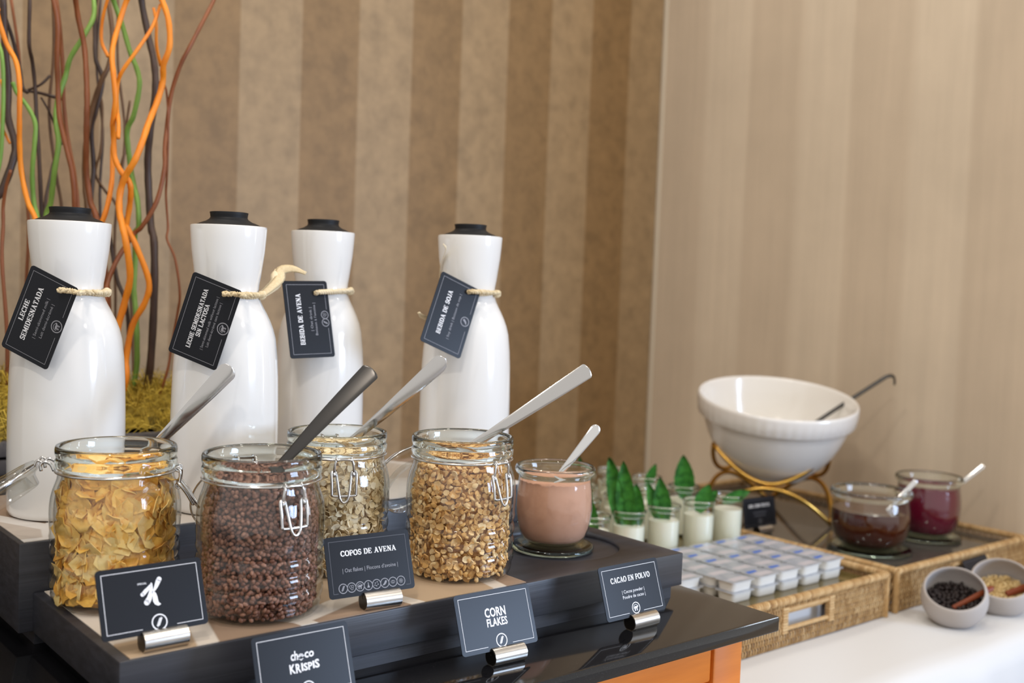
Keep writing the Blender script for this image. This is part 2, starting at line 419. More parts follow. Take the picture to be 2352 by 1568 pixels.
# ------------------------------------------------------------------ side table with cloth
tb = thing('side_table', 'folding table hidden beneath the white tablecloth', 'table', (1.52, 1.31, 0))
MB().box((0, 0, ZT-0.018), (1.05, 1.14, 0.025), b=0.004).build('tabletop', 'wood_orange', tb)
for sx in (-1, 1):
    for sy in (-1, 1):
        MB().tube([(sx*0.45, sy*0.5, 0), (sx*0.45, sy*0.5, ZT-0.03)], 0.016, 10).build('leg', 'steel_dark', tb)
b = MB(); NX, NY = 90, 60
def cloth_pt(u, vv):
    x = 0.985 + (2.055-0.985)*u
    # vv 0..0.55 flat from the wall to the front edge, then a rounded fall
    yf = 0.752; yb = 1.92
    s_ = vv*1.75
    flat = yb-yf
    if s_ <= flat: y = yb - s_; z = ZT
    else:
        e = s_-flat; R = 0.022; arc = R*pi/2
        if e < arc: a_ = e/R; y = yf - R*sin(a_); z = ZT - R*(1-cos(a_))
        else: y = yf-R; z = ZT-R-(e-arc)
        hang = max(0, e-0.02)
        y -= hang*0.16*(0.5+0.5*sin(x*26+1.2)) + hang*0.05*sin(x*61)
    if s_ > flat-0.2 and s_ <= flat+0.03:
        z += 0.0012*sin(x*22+s_*30)*min(1, (s_-flat+0.2)/0.1) + 0.0011
    z += 0.0005*sin(x*9+y*5)
    return (x, y, z)
vs = [cloth_pt(i/NX, (j/NY)**0.72) for j in range(NY+1) for i in range(NX+1)]
fs = [(j*(NX+1)+i, j*(NX+1)+i+1, (j+1)*(NX+1)+i+1, (j+1)*(NX+1)+i) for j in range(NY) for i in range(NX)]
b.add(vs, fs); clo = b.build('tablecloth', 'cloth_white', angle=180)
md = clo.modifiers.new('thickness', 'SOLIDIFY'); md.thickness = 0.0012; md.offset = -1
tag(clo, 'white tablecloth over the side table below the rattan trays', 'tablecloth')

# ------------------------------------------------------------------ slab-serif lettering built from strokes
def _arc(cx, cy, rx, ry, a0, a1, n=14):
    return [(cx+rx*cos(radians(a0+(a1-a0)*i/n)), cy+ry*sin(radians(a0+(a1-a0)*i/n))) for i in range(n+1)]
ST, TH = 0.20, 0.13
def _stroke(out, pts, w, closed=False):
    n = len(pts); L = []; R = []
    for i in range(n):
        a = pts[(i-1) % n] if (closed or i > 0) else pts[i]; c = pts[(i+1) % n] if (closed or i < n-1) else pts[i]
        dx, dy = c[0]-a[0], c[1]-a[1]; d = sqrt(dx*dx+dy*dy) or 1
        ww = w[i] if isinstance(w, list) else w
        L.append((pts[i][0]-dy/d*ww/2, pts[i][1]+dx/d*ww/2)); R.append((pts[i][0]+dy/d*ww/2, pts[i][1]-dx/d*ww/2))
    for i in range(n if closed else n-1):
        j = (i+1) % n; out.append([L[i], R[i], R[j], L[j]])
def glyph(ch):
    o = []; S_ = lambda p, w=ST, c=False: _stroke(o, p, w, c)
    def ser(x, y, l=0.17, r=0.17): o.append([(x-l, y-0.05), (x+r, y-0.05), (x+r, y+0.05), (x-l, y+0.05)])
    lo, hi = 0.05, 0.95
    def swell(n, a0, a1):   # thick at the sides, thin at top and bottom
        return [TH+(0.24-TH)*abs(cos(radians(a0+(a1-a0)*i/n))) for i in range(n+1)]
    if ch == 'A':
        S_([(0.16, 0), (0.48, 1)], 0.12); S_([(0.46, 1), (0.80, 0)], 0.23); S_([(0.24, 0.32), (0.7, 0.32)], 0.11); ser(0.15, lo); ser(0.81, lo, .19, .17); o.append([(0.3, .9), (.6, .9), (.6, 1), (.3, 1)]); wd = 0.98
    elif ch == 'B':
        S_([(0.2, 0), (0.2, 1)], 0.22); ser(0.2, lo); ser(0.2, hi)
        S_([(0.2, 0.95), (0.45, 0.95)]+_arc(0.45, 0.735, 0.20, 0.215, 90, -90, 8)+[(0.2, 0.52)], 0.13)
        S_([(0.2, 0.52), (0.47, 0.52)]+_arc(0.47, 0.285, 0.24, 0.235, 90, -90, 8)+[(0.2, 0.05)], 0.14); wd = 0.82
    elif ch in 'CG':
        S_(_arc(0.46, 0.5, 0.36, 0.45, 40, 320, 18), swell(18, 40, 320)); o.append([(0.70, 0.66), (0.80, 0.66), (0.80, 1.0), (0.70, 0.9)]); wd = 0.88
        o.append([(0.70, 0.16), (0.80, 0.2), (0.80, 0.34), (0.74, 0.30)])
        if ch == 'G': S_([(0.76, 0.05), (0.76, 0.42)], 0.18); ser(0.74, 0.43, .2, .16)
    elif ch == 'D':
        S_([(0.2, 0), (0.2, 1)], 0.22); ser(0.2, lo); ser(0.2, hi)
        pts = [(0.2, 0.95)]+_arc(0.42, 0.5, 0.36, 0.45, 90, -90, 12)+[(0.2, 0.05)]; S_(pts, [TH]+swell(12, 90, -90)+[TH]); wd = 0.92
    elif ch == 'E':
        S_([(0.2, 0), (0.2, 1)], 0.22); ser(0.2, lo, .17, .55); ser(0.2, hi, .17, .53); S_([(0.2, 0.5), (0.52, 0.5)], 0.1)
        o.append([(0.62, 0.7), (0.73, 0.7), (0.73, 1), (0.62, 1)]); o.append([(0.64, 0), (0.75, 0), (0.75, 0.3), (0.64, 0.3)]); o.append([(0.48, 0.36), (0.56, 0.36), (0.56, 0.64), (0.48, 0.64)]); wd = 0.83
    elif ch == 'F':
        S_([(0.2, 0), (0.2, 1)], 0.22); ser(0.2, lo, .17, .22); ser(0.2, hi, .17, .53); S_([(0.2, 0.5), (0.52, 0.5)], 0.1)
        o.append([(0.62, 0.7), (0.73, 0.7), (0.73, 1), (0.62, 1)]); o.append([(0.48, 0.36), (0.56, 0.36), (0.56, 0.64), (0.48, 0.64)]); wd = 0.78
    elif ch == 'H':
        for x in (0.2, 0.72): S_([(x, 0), (x, 1)], 0.22); ser(x, lo); ser(x, hi)
        S_([(0.2, 0.5), (0.72, 0.5)], 0.11); wd = 0.96
    elif ch == 'I':
        S_([(0.2, 0), (0.2, 1)], 0.22); ser(0.2, lo); ser(0.2, hi); wd = 0.46
    elif ch == 'J':
        S_([(0.48, 1), (0.48, 0.3)]+_arc(0.30, 0.26, 0.18, 0.2, 0, -170, 8), 0.2); ser(0.48, hi); wd = 0.70
    elif ch == 'L':
        S_([(0.2, 0), (0.2, 1)], 0.22); ser(0.2, lo, .17, .53); ser(0.2, hi); o.append([(0.62, 0), (0.73, 0), (0.73, 0.36), (0.62, 0.36)]); wd = 0.80
    elif ch == 'M':
        S_([(0.19, 0), (0.19, 1)], 0.13); S_([(0.86, 0), (0.86, 1)], 0.22); S_([(0.22, 1), (0.52, 0.12)], 0.2); S_([(0.52, 0.12), (0.82, 1)], 0.13); ser(0.19, lo); ser(0.86, lo); ser(0.16, hi, .14, .12); ser(0.88, hi, .12, .15); wd = 1.08
    elif ch == 'N':
        S_([(0.19, 0), (0.19, 1)], 0.13); S_([(0.76, 0), (0.76, 1)], 0.13); S_([(0.2, 0.98), (0.74, 0.04)], 0.23); ser(0.19, lo); ser(0.76, hi); ser(0.14, hi, .12, .14); wd = 0.97
    elif ch == 'O':
        p = _arc(0.47, 0.5, 0.36, 0.45, 0, 360, 24); S_(p[:-1], swell(24, 0, 360)[:-1], True); wd = 0.94
    elif ch == 'P':
        S_([(0.2, 0), (0.2, 1)], 0.22); ser(0.2, lo, .17, .22); ser(0.2, hi)
        S_([(0.2, 0.95), (0.46, 0.95)]+_arc(0.46, 0.70, 0.22, 0.25, 90, -90, 8)+[(0.2, 0.45)], 0.14); wd = 0.80
    elif ch == 'R':
        S_([(0.2, 0), (0.2, 1)], 0.22); ser(0.2, lo, .17, .2); ser(0.2, hi)
        S_([(0.2, 0.95), (0.46, 0.95)]+_arc(0.46, 0.72, 0.21, 0.23, 90, -90, 8)+[(0.2, 0.49)], 0.14); S_([(0.45, 0.5), (0.68, 0.0)], 0.2); ser(0.72, lo, .08, .14); wd = 0.90
    elif ch == 'S':
        S_(_arc(0.40, 0.735, 0.25, 0.215, 25, 265, 12)+_arc(0.40, 0.275, 0.27, 0.225, 85, -155, 12), 0.17)
        o.append([(0.60, 0.7), (0.70, 0.7), (0.70, 1.0), (0.60, 0.92)]); o.append([(0.08, 0.0), (0.18, 0.08), (0.18, 0.33), (0.08, 0.33)]); wd = 0.78
    elif ch == 'T':
        S_([(0.42, 0), (0.42, 1)], 0.22); ser(0.42, lo); ser(0.42, hi, .38, .38)
        for x in (0.04, 0.70): o.append([(x, 0.66), (x+0.1, 0.66), (x+0.1, 1), (x, 1)])
        wd = 0.84
    elif ch == 'U':
        S_([(0.2, 1), (0.2, 0.35)]+_arc(0.46, 0.33, 0.26, 0.28, 180, 360, 10)+[(0.72, 1)], 0.18); ser(0.2, hi); ser(0.72, hi); wd = 0.94
    elif ch == 'V':
        S_([(0.16, 1), (0.48, 0)], 0.23); S_([(0.48, 0), (0.80, 1)], 0.12); ser(0.15, hi, .17, .2); ser(0.80, hi); wd = 0.96
    else: wd = 0.45
    return o, wd

class Print:
    """flat print laid on a card: 2-D polygons, gathered in one mesh"""
    def __init__(s): s.mb = MB()
    def poly(s, pts, mi=0):
        s.mb.cur = mi; n = len(pts)
        s.mb.add([(x, y, 0) for x, y in pts], [tuple(range(n))])
    def slab(s, text, cx, y, h, width=None, mi=0, squeeze=1.0):
        polys = []; x = 0
        for ch in text:
            g, wd = glyph(ch)
            polys += [[(px+x, py) for px, py in q] for q in g]; x += wd
        k = h*squeeze if width is None else width/x
        for q in polys: s.poly([(cx+(px-x/2)*k, y+py*h) for px, py in q], mi)
    def sans(s, text, cx, y, h, width, mi=0, bold=0.0, shear=0.0, align='C'):
        cu = bpy.data.curves.new('t', 'FONT'); cu.body = text; cu.size = 1; cu.offset = bold; cu.shear = shear; cu.resolution_u = 2
        o = bpy.data.objects.new('t', cu); COL.objects.link(o); bpy.context.view_layer.update()
        me = bpy.data.meshes.new_from_object(o.evaluated_get(bpy.context.evaluated_depsgraph_get()))
        xs = [v.co.x for v in me.vertices]; ys = [v.co.y for v in me.vertices]
        x0, x1, y0, y1 = min(xs), max(xs), min(ys), max(ys)
        kx = width/(x1-x0); ky = h/(0.72 if text.lower() == text or text.upper() != text else (y1-y0))
        if text.upper() != text: ky = h/0.72; yb = 0
        else: yb = y0
        s.mb.cur = mi
        ox = cx-width/2 if align == 'C' else cx
        s.mb.add([(ox+(v.co.x-x0)*kx, y+(v.co.y-yb)*ky, 0) for v in me.vertices], [tuple(p.vertices) for p in me.polygons])
        bpy.data.objects.remove(o, do_unlink=True); bpy.data.meshes.remove(me); bpy.data.curves.remove(cu)
    def line(s, pts, w, mi=0, closed=False):
        o = []; _stroke(o, pts, w, closed)
        for q in o: s.poly(q, mi)
    def ring(s, cx, cy, r, w, mi=0, a0=0, a1=360): s.line(_arc(cx, cy, r, r, a0, a1, 28), w, mi)
    def frame(s, W, H, m=0.0042, w=0.0004, gap=0.011, mi=0, gx=0.0):
        x, y = W/2-m, H/2-m
        s.line([(gx-gap, -y), (-x, -y)], w, mi); s.line([(-x, -y-w/2), (-x, y+w/2)], w, mi); s.line([(-x, y), (x, y)], w, mi)
        s.line([(x, y+w/2), (x, -y-w/2)], w, mi); s.line([(x, -y), (gx+gap, -y)], w, mi)
    def icon(s, kind, cx, cy, r, mi=0):
        s.ring(cx, cy, r, r*0.16, mi); k = r*0.62
        P = lambda pts: s.poly([(cx+x*k, cy+y*k) for x, y in pts], mi)
        Ln = lambda pts, w=0.16: s.line([(cx+x*k, cy+y*k) for x, y in pts], w*k, mi)
        if kind == 'wheat':
            Ln([(-0.5, -1), (0.5, 1.05)], 0.12)
            for i in range(5):
                t = -0.75+i*0.33; bx, by = t*0.5, t*1.0
                for sd in (-1, 1):
                    P([(bx, by), (bx+sd*0.34, by+0.02), (bx+sd*0.36+0.1, by+0.32), (bx+0.1*sd+0.05, by+0.26)])
        elif kind == 'cow':
            P([(-0.8, 0.25), (-0.3, 0.45), (0.5, 0.4), (0.6, -0.1), (0.45, -0.2), (-0.6, -0.25), (-0.8, -0.1)])
            for x in (-0.62, -0.36, 0.2, 0.44): P([(x-0.09, -0.9), (x+0.09, -0.9), (x+0.09, -0.1), (x-0.09, -0.1)])
            P([(0.5, 0.35), (0.75, 0.72), (1.0, 0.5), (0.85, 0.1), (0.6, 0.0)])
            s.line(_arc(cx-0.1*k, cy, 0.95*k, 0.95*k, 40, 200, 14), 0.14*k, mi)
        elif kind == 'peanut':
            s.ring(cx-0.4*k, cy+0.25*k, 0.45*k, 0.14*k, mi); s.ring(cx+0.4*k, cy+0.35*k, 0.42*k, 0.14*k, mi); s.ring(cx+0.1*k, cy-0.4*k, 0.42*k, 0.14*k, mi)
        elif kind == 'bottle':
            P([(-0.12, 1.0), (0.12, 1.0), (0.14, 0.2), (0.5, -0.8), (-0.5, -0.8), (-0.14, 0.2)])
        elif kind == 'nuts':
            for (x, y) in ((-0.5, 0.4), (0.3, 0.7), (0.55, -0.1), (-0.1, -0.6), (-0.7, -0.3)):
                P([(x+0.26*cos(a*pi/4), y+0.2*sin(a*pi/4)) for a in range(8)])
        elif kind == 'bean':
            P([(-0.9, -0.6), (-0.2, 0.1), (0.3, 0.9), (0.9, 0.7), (0.7, 0.1), (0.2, -0.5), (-0.4, -0.8)])
            Ln([(-1.0, -0.9), (0.4, 0.2)], 0.1)
        elif kind == 'shell':
            s.line(_arc(cx, cy, 0.8*k, 0.5*k, 0, 360, 18), 0.12*k, mi); s.ring(cx, cy, 0.34*k, 0.12*k, mi)
        elif kind == 'flower':
            for a in range(6): s.ring(cx+0.55*k*cos(a*pi/3), cy+0.55*k*sin(a*pi/3), 0.26*k, 0.1*k, mi)
            s.ring(cx, cy, 0.22*k, 0.1*k, mi)
    def build(s, parent, z, mats=('print_white', 'print_grey', 'print_dim')):
        return s.mb.build('print', mats, parent, smooth=False, loc=(0, 0, z))

def rrect(W, H, r, n=5):
    p = []
    for cx, cy, a in ((W/2-r, H/2-r, 0), (-W/2+r, H/2-r, 90), (-W/2+r, -H/2+r, 180), (W/2-r, -H/2+r, 270)):
        p += _arc(cx, cy, r, r, a, a+90, n)
    return p
CW, CH = 0.0856, 0.054
def card_board(root, W=CW, H=CH, mat='card_dark'):
    return MB().prism(rrect(W, H, 0.0032), -0.0004, 0.0004).build('board', mat, root, smooth=False)

def holder(label, x, y, z, yaw=0.0, L=0.036, R=0.0086):
    t = thing('card_holder', label, 'card holder', (x, y, z), yaw, 'steel card holders')
    # a solid steel bar, flat underneath, with a slot cut for the card
    prof = []
    for i in range(29):
        an = radians(-62 + i*(304/28)); prof.append((R*cos(an), R+R*sin(an)))
    sl = 0.0008; k = 14
    top = [p for p in prof if not (abs(p[0]) < sl*2 and p[1] > 1.5*R)]
    lft = [p for p in top if p[0] < 0]; rgt_ = [p for p in top if p[0] > 0]
    sh = 0.33*0.004
    poly = rgt_ + [(sl+0.003, 2*R*0.985), (sl-0.002+sh, R*1.25), (-sl-0.002+sh, R*1.25), (-sl+0.003, 2*R*0.995)] + lft
    M = Matrix(((0, 0, 1, 0), (1, 0, 0, 0), (0, 1, 0, 0), (0, 0, 0, 1)))
    zmin = min(p[1] for p in poly); poly = [(a_, b_-zmin) for a_, b_ in poly]
    bb = MB().prism(poly, -L/2, L/2, M)
    bb.build('bar', 'steel_brushed', t, angle=30)
    for sx in (-1, 1):
        MB().prism([(a_*0.9, (b_-R)*0.9+R) for a_, b_ in poly], sx*L/2-0.0002, sx*L/2+0.0002, M).build('end_face', 'steel_dark', t, smooth=False)
    return t

def stand_card(label, x, y, zs, draw, yaw=0.0, lean=19.0, hl=None, lift=0.0135, hx=0.0, W=CW, H=CH):
    """card leaning back in a steel holder that stands on level zs"""
    t = thing('food_label_card', label, 'label card', (x, y, zs+lift))
    t.rotation_euler = Euler((radians(90-lean), 0, yaw), 'XYZ')
    MB().prism([(a_, b_+H/2) for a_, b_ in rrect(W, H, 0.0032)], -0.0004, 0.0004).build('board', 'card_dark', t, smooth=False)
    p = Print(); draw(p); p.mb.v = [(a_, b_+H/2, c_) for a_, b_, c_ in p.mb.v]
    p.build(t, 0.00052)
    holder(hl, x+hx*cos(yaw), y+0.0008+hx*sin(yaw), zs, yaw)
    return t

# ------------------------------------------------------------------ white bottles
def bottle_profile(H):
    k = H/0.298
    o = [(0, 0.0), (0.050, 0.0), (0.0545, 0.002), (0.0565, 0.007), (0.0568, 0.06), (0.0565, 0.102), (0.0555, 0.140), (0.0543, 0.160), (0.052, 0.180),
         (0.0492, 0.1905), (0.0458, 0.199), (0.0418, 0.2072), (0.0383, 0.2135), (0.0353, 0.2195), (0.0335, 0.225), (0.0328, 0.231), (0.0333, 0.237),
         (0.0347, 0.245), (0.0363, 0.257), (0.0383, 0.271), (0.0395, 0.285), (0.0402, 0.2955), (0.0400, 0.2975), (0.0390, 0.298), (0.0378, 0.2972), (0.0372, 0.292), (0.0362, 0.28), (0, 0.279)]
    return [(r, z*k) for r, z in o]
def make_bottle(x, y, dia, H, label):
    t = thing('milk_bottle', label, 'bottle', (x, y, ZB+0.0008), 0, 'white porcelain milk bottles')
    s = dia/0.1136
    b = MB().lathe([(r*s, z) for r, z in bottle_profile(H)], 72)
    b.build('body', 'porcelain_white', t, angle=50)
    c = [(0, 0), (0.0355, 0), (0.0358, 0.001), (0.0355, 0.0022), (0.030, 0.0046), (0.0240, 0.0068), (0.0205, 0.0090), (0.0194, 0.0108), (0.0196, 0.0132), (0.0202, 0.0158), (0.0200, 0.0164), (0.0185, 0.0167), (0, 0.0167)]
    MB().lathe([(r*s, z+H-0.0022) for r, z in c], 56).build('stopper', 'rubber_black', t, angle=35)
    return t
BOT = [(0.3616, 1.146, 0.1134, 0.2977-0.001), (0.508, 1.0905, 0.1124, 0.3005), (0.6706, 1.1766, 0.1084, 0.3045), (0.830, 1.0905, 0.1136, 0.3070)]
BL = ['white porcelain bottle tagged LECHE SEMIDESNATADA, in front of the orange stems',
      'white porcelain bottle tagged LECHE SEMIDESNATADA SIN LACTOSA',
      'white porcelain bottle tagged BEBIDA DE AVENA, partly behind the lactose-free milk bottle',
      'white porcelain bottle tagged BEBIDA DE SOJA, standing apart by the striped wall']
for q, l in zip(BOT, BL): make_bottle(*q, l)

# tags: centre, long axis, short axis (up of the print), scale
def rope(b, path, rad, rg, twist=2.2, n=4):
    """twisted raffia strands"""
    P = smooth_path(path, n); L = 0
    for st in range(3):
        pts = []; ph = st*2*pi/3; L = 0
        for i, p in enumerate(P):
            a_ = P[max(0, i-1)]; c_ = P[min(len(P)-1, i+1)]; tt = (c_-a_).normalized(); n1 = tt.orthogonal().normalized(); n2 = tt.cross(n1)
            if i: L += (P[i]-P[i-1]).length
            an = ph + L*twist*300; pts.append(p + n1*cos(an)*rad*0.5 + n2*sin(an)*rad*0.5)
        b.ct = rg.uniform(0.3, 0.8); b.tube(pts, rad*0.62, 5)
def bottle_tag(i, c, ex, ey, k, label, draw, zs, loose, hole):
    c = Vector(c)*k + Vector((0, 0, CAM_H)); ex = Vector(ex).normalized(); ey = Vector(ey); ey = (ey-ex*ey.dot(ex)).normalized(); nz = ex.cross(ey)
    t = thing('bottle_tag', label, 'tag', tuple(c), 0, 'black tags on the bottles')
    M = Matrix(((ex.x, ey.x, nz.x, c.x), (ex.y, ey.y, nz.y, c.y), (ex.z, ey.z, nz.z, c.z), (0, 0, 0, 1)))
    t.rotation_euler = M.to_euler()
    card_board(t, CW*k, CH*k)
    p = Print(); draw(p); p.mb.v = [(a_*k, b_*k, c_) for a_, b_, c_ in p.mb.v]; p.build(t, 0.00055)
    x, y, dia, H = BOT[i]; z = ZB+0.0008+zs; rn = 0.0340*dia/0.1136+0.0022
    Mi = M.inverted(); b = MB(); rg = random.Random(i+3)
    hp = M @ Vector((hole[0]*k, hole[1]*k, 0.0022))
    hb = M @ Vector((hole[0]*k, hole[1]*k, -0.002))
    ring = [Vector((x+rn*cos(a_), y+rn*sin(a_), z+0.0015*sin(a_*2+i))) for a_ in [2*pi*j/20 for j in range(20)]]
    rope(b, ring+[ring[0]], 0.0029, rg)
    # from the ring's near right side through the hole of the card
    va = atan2(-y, -x)
    kn = Vector((x+(rn+0.0015)*cos(va+1.25), y+(rn+0.0015)*sin(va+1.25), z))
    front = hp+nz*0.0030; vc = Vector((-x, -y, 0)).normalized(); pth = []
    for q in (0.0, 0.2, 0.4, 0.52, 0.6, 0.68, 0.76, 0.84, 0.92):
        p_ = kn.lerp(front, q) + vc*(0.010*sin(pi*q)) + Vector((0, 0, 0.0012*(1-q)))
        h_ = Vector((p_.x-x, p_.y-y, 0)); mn = rn+0.0042
        if h_.length < mn: p_ += h_.normalized()*(mn-h_.length)
        loc_ = M.inverted() @ p_
        if abs(loc_.x) < CW*k*0.56 and abs(loc_.y) < CH*k*0.62 and loc_.z < 0.0036: p_ += nz*(0.0036-loc_.z)
        pth.append(p_)
    if i < 2:      # the card stands almost edge-on to the neck: the cord passes round its long edge
        e1 = M @ Vector(((hole[0]+0.0035)*k, -CH/2*k*0.80, 0.0040)); e2 = M @ Vector(((hole[0]+0.0055)*k, -CH/2*k-0.0030, 0.0012))
        ae = atan2(e2.y-y, e2.x-x); tgt = va+1.25
        while tgt-ae > pi: ae += 2*pi
        while ae-tgt > pi: ae -= 2*pi
        pth = [Vector((x+(rn+0.0034)*cos(ae+(tgt-ae)*q), y+(rn+0.0034)*sin(ae+(tgt-ae)*q), z+(e2.z-z)*(1-q)*0.8)) for q in (1.0, 0.75, 0.5, 0.25)]+[e2, e1]
    rope(b, pth+[front, hp-nz*0.0014, hb], 0.0029, rg)
    b.ct = 0.6; b.blob(0.0050, 0.0044, 0.005, Matrix.Translation(kn), 8, 6, 0.15, rg)
    for (path, wd) in loose:
        b.ct = rg.uniform(0.4, 0.8)
        lft = Vector((x+rn*cos(va-1.5), y+rn*sin(va-1.5), z)); pts = smooth_path([kn*1.0 if p == 'k' else lft*1.0 if p == 'l' else Vector((p[0], p[1], p[2])) for p in path], 4)
        m = len(pts); b.tube(pts, [(wd*(0.5+0.9*sin(pi*min(1, (q+2)/m))), wd*0.22) for q in range(m)], 6)
    b.v = [tuple(Mi @ Vector(p)) for p in b.v]
    b.build('raffia_cord', 'raffia', t, angle=180, kind=None)
    return t
def body_text(p, lines, small, icons, top=None):
    for (txt, y, h, wd) in lines: p.slab(txt, 0, y, h, wd)
    for (txt, y, h, wd) in small: p.sans(txt, 0, y, h, wd, 1)
    for (kd, x, y, r) in icons: p.icon(kd, x, y, r, 1)
    p.frame(CW, CH, mi=1, gap=0.0105)
def d1(p): body_text(p, [('LECHE', 0.0150, 0.0052, 0.0216), ('SEMIDESNATADA', 0.0062, 0.0054, 0.0545)],
    [('| Semi-skimmed milk |', -0.0032, 0.0031, 0.041), ('Lait demi-\u00e9cr\u00e9m\u00e9 |', -0.0098, 0.0031, 0.035)], [('cow', 0, -0.0202, 0.0056)])
def d2(p): body_text(p, [('LECHE SEMIDESNATADA', 0.0062, 0.0047, 0.0625), ('SIN LACTOSA', 0.0000, 0.0047, 0.0345)],
    [('| Semi-skimmed milk without lactose |', -0.0066, 0.0029, 0.056), ('Lait demi-\u00e9cr\u00e9m\u00e9 sans lactose |', -0.0116, 0.0029, 0.047)], [('cow', 0, -0.0204, 0.0058)])
def d3(p): body_text(p, [('BEBIDA DE AVENA', 0.0074, 0.0056, 0.0570)],
    [('| Oat drink |', -0.0042, 0.0030, 0.026), ('Boisson \u00e0 l\u2019avoine |', -0.0092, 0.0030, 0.036)], [('wheat', -0.0042, -0.0200, 0.0042), ('peanut', 0.0044, -0.0200, 0.0042)])
def d4(p): body_text(p, [('BEBIDA DE SOJA', 0.0064, 0.0054, 0.0530)],
    [('| Soy drink | Boisson de soja |', -0.0052, 0.0030, 0.055)], [('bean', 0, -0.0190, 0.0052)])
bottle_tag(0, (0.3151, 1.0839, -0.0509), (0.2304, -0.3166, 0.9201), (-0.5737, 0.7195, 0.3913), 1.010,
    'black tag LECHE SEMIDESNATADA tied with raffia to the neck of a white bottle', d1, 0.2265, [], (0.0345, -0.0125))
bottle_tag(1, (0.4567, 1.0307, -0.0511), (0.1701, -0.2915, 0.9413), (-0.6323, 0.7004, 0.3311), 1.010,
    'black tag LECHE SEMIDESNATADA SIN LACTOSA with a frayed raffia bow at its bottle', d2, 0.2285,
    [(['k', (0.560, 1.075, 1.242), (0.566, 1.082, 1.252), (0.578, 1.078, 1.2545), (0.590, 1.07, 1.250)], 0.0042), (['k', (0.556, 1.075, 1.238), (0.558, 1.08, 1.247), (0.562, 1.085, 1.253)], 0.0046)], (0.0345, -0.0125))
bottle_tag(2, (0.5908, 1.063, -0.0499), (-0.0199, 0.2408, 0.9704), (-0.9994, 0.0229, -0.0262), 1.056,
    'black tag BEBIDA DE AVENA hanging almost upright from its white bottle', d3, 0.2335, [], (0.0290, -0.0120))
bottle_tag(3, (0.7287, 0.9885, -0.0407), (0.4137, 0.1338, 0.9005), (-0.905, 0.1678, 0.3909), 1.057,
    'black tag BEBIDA DE SOJA hanging from the bottle standing apart', d4, 0.2365,
    [(['l', (0.775, 1.085, 1.215), (0.757, 1.068, 1.203), (0.742, 1.062, 1.204), (0.733, 1.058, 1.209)], 0.0040), (['l', (0.772, 1.08, 1.212), (0.752, 1.062, 1.198), (0.742, 1.060, 1.188)], 0.0032),
     (['l', (0.792, 1.10, 1.262), (0.786, 1.082, 1.282), (0.778, 1.070, 1.287), (0.771, 1.066, 1.291)], 0.0018)], (0.0345, -0.0125))

# ------------------------------------------------------------------ clip-top jars
def jar_body_profile():
    p = [(0, 0.0035), (0.036, 0.0035), (0.044, 0.0012), (0.0478, 0.0005), (0.0505, 0.002), (0.0528, 0.0055), (0.0540, 0.011)]
    for i in range(49):
        z = 0.014 + i*(0.062-0.014)/48; ph = (z-0.014)/0.0137
        rid = abs(sin(pi*ph)); p.append((0.0535+0.0023*rid**0.7, z))
    p += [(0.0552, 0.066), (0.0559, 0.074), (0.0560, 0.082), (0.0556, 0.090), (0.0546, 0.097), (0.0530, 0.103), (0.0510, 0.1085), (0.0497, 0.1125), (0.0492, 0.117), (0.0492, 0.1205)]
    return p
def wire(b, pts, r=0.0012, n=5, closed=False): b.tube(smooth_path(pts, n, closed), r, 7, closed)
def jar_clasp(az, swing, zc=0.1185):
    """returns the brackets and the lever, built around azimuth az"""
    o = Vector((cos(az), sin(az), 0)); t = Vector((-sin(az), cos(az), 0)); b = MB()
    R = 0.0500
    def P(u, d, w): return o*(R+w/1000) + t*(u/1000) + Vector((0, 0, zc-d/1000))
    def Sw(u, d, w):                       # the lever swings out about its pivot
        d0, w0 = 11.0, 4.0; dd, ww = d-d0, w-w0; c_, s_ = cos(swing), sin(swing)
        return P(u, d0+dd*c_-ww*s_, w0+ww*c_+dd*s_)
    for sx in (-1, 1):
        wire(b, [P(sx*9.6, 13, 3.4), P(sx*9.8, 9, 4.6), P(sx*9.2, 3.5, 5.0), P(sx*8.0, -0.2, 4.4), P(sx*7.2, -2.4, 2.2)], 0.0014)
        for k in range(2):                 # coiled eyes
            cc = (sx*9.7, 13.2+0.4*k, 3.6); rr = 2.1
            wire(b, [P(cc[0]+sx*0.9*(k-0.5), cc[1]+rr*cos(a_), cc[2]+rr*sin(a_)) for a_ in [2*pi*j/8 for j in range(8)]], 0.0009, 2, True)
        cc = (sx*7.6, -1.2, 3.0)
        wire(b, [P(cc[0], cc[1]+2.0*cos(a_), cc[2]+2.0*sin(a_)) for a_ in [2*pi*j/8 for j in range(8)]], 0.0010, 2, True)
    wire(b, [P(-7.6, -0.6, 5.0), P(-3, -1.3, 5.4), P(3, -1.3, 5.4), P(7.6, -0.6, 5.0)], 0.0014)
    lever = MB()
    wire(lever, [Sw(-8.2, 11, 3.0), Sw(-11.2, 10.5, 3.4), Sw(-12.6, 13, 4.6), Sw(-12.3, 22, 6.6), Sw(-12.0, 31.6, 7.6), Sw(-10.8, 33.6, 7.8), Sw(0, 33.9, 8.2), Sw(10.8, 33.6, 7.8), Sw(12.0, 31.6, 7.6), Sw(12.3, 22, 6.6), Sw(12.6, 13, 4.6), Sw(11.2, 10.5, 3.4), Sw(8.2, 11, 3.0)], 0.00145, 5)
    wire(lever, [Sw(-9.0, 11.0, 3.2), Sw(-7.6, 12.5, 3.6), Sw(-6.4, 22, 6.4), Sw(-4.6, 34, 9.2), Sw(-2.6, 38.6, 9.8), Sw(0, 40.0, 10), Sw(2.6, 38.6, 9.8), Sw(4.6, 34, 9.2), Sw(6.4, 22, 6.4), Sw(7.6, 12.5, 3.6), Sw(9.0, 11.0, 3.2)], 0.00140, 5)
    return b, lever
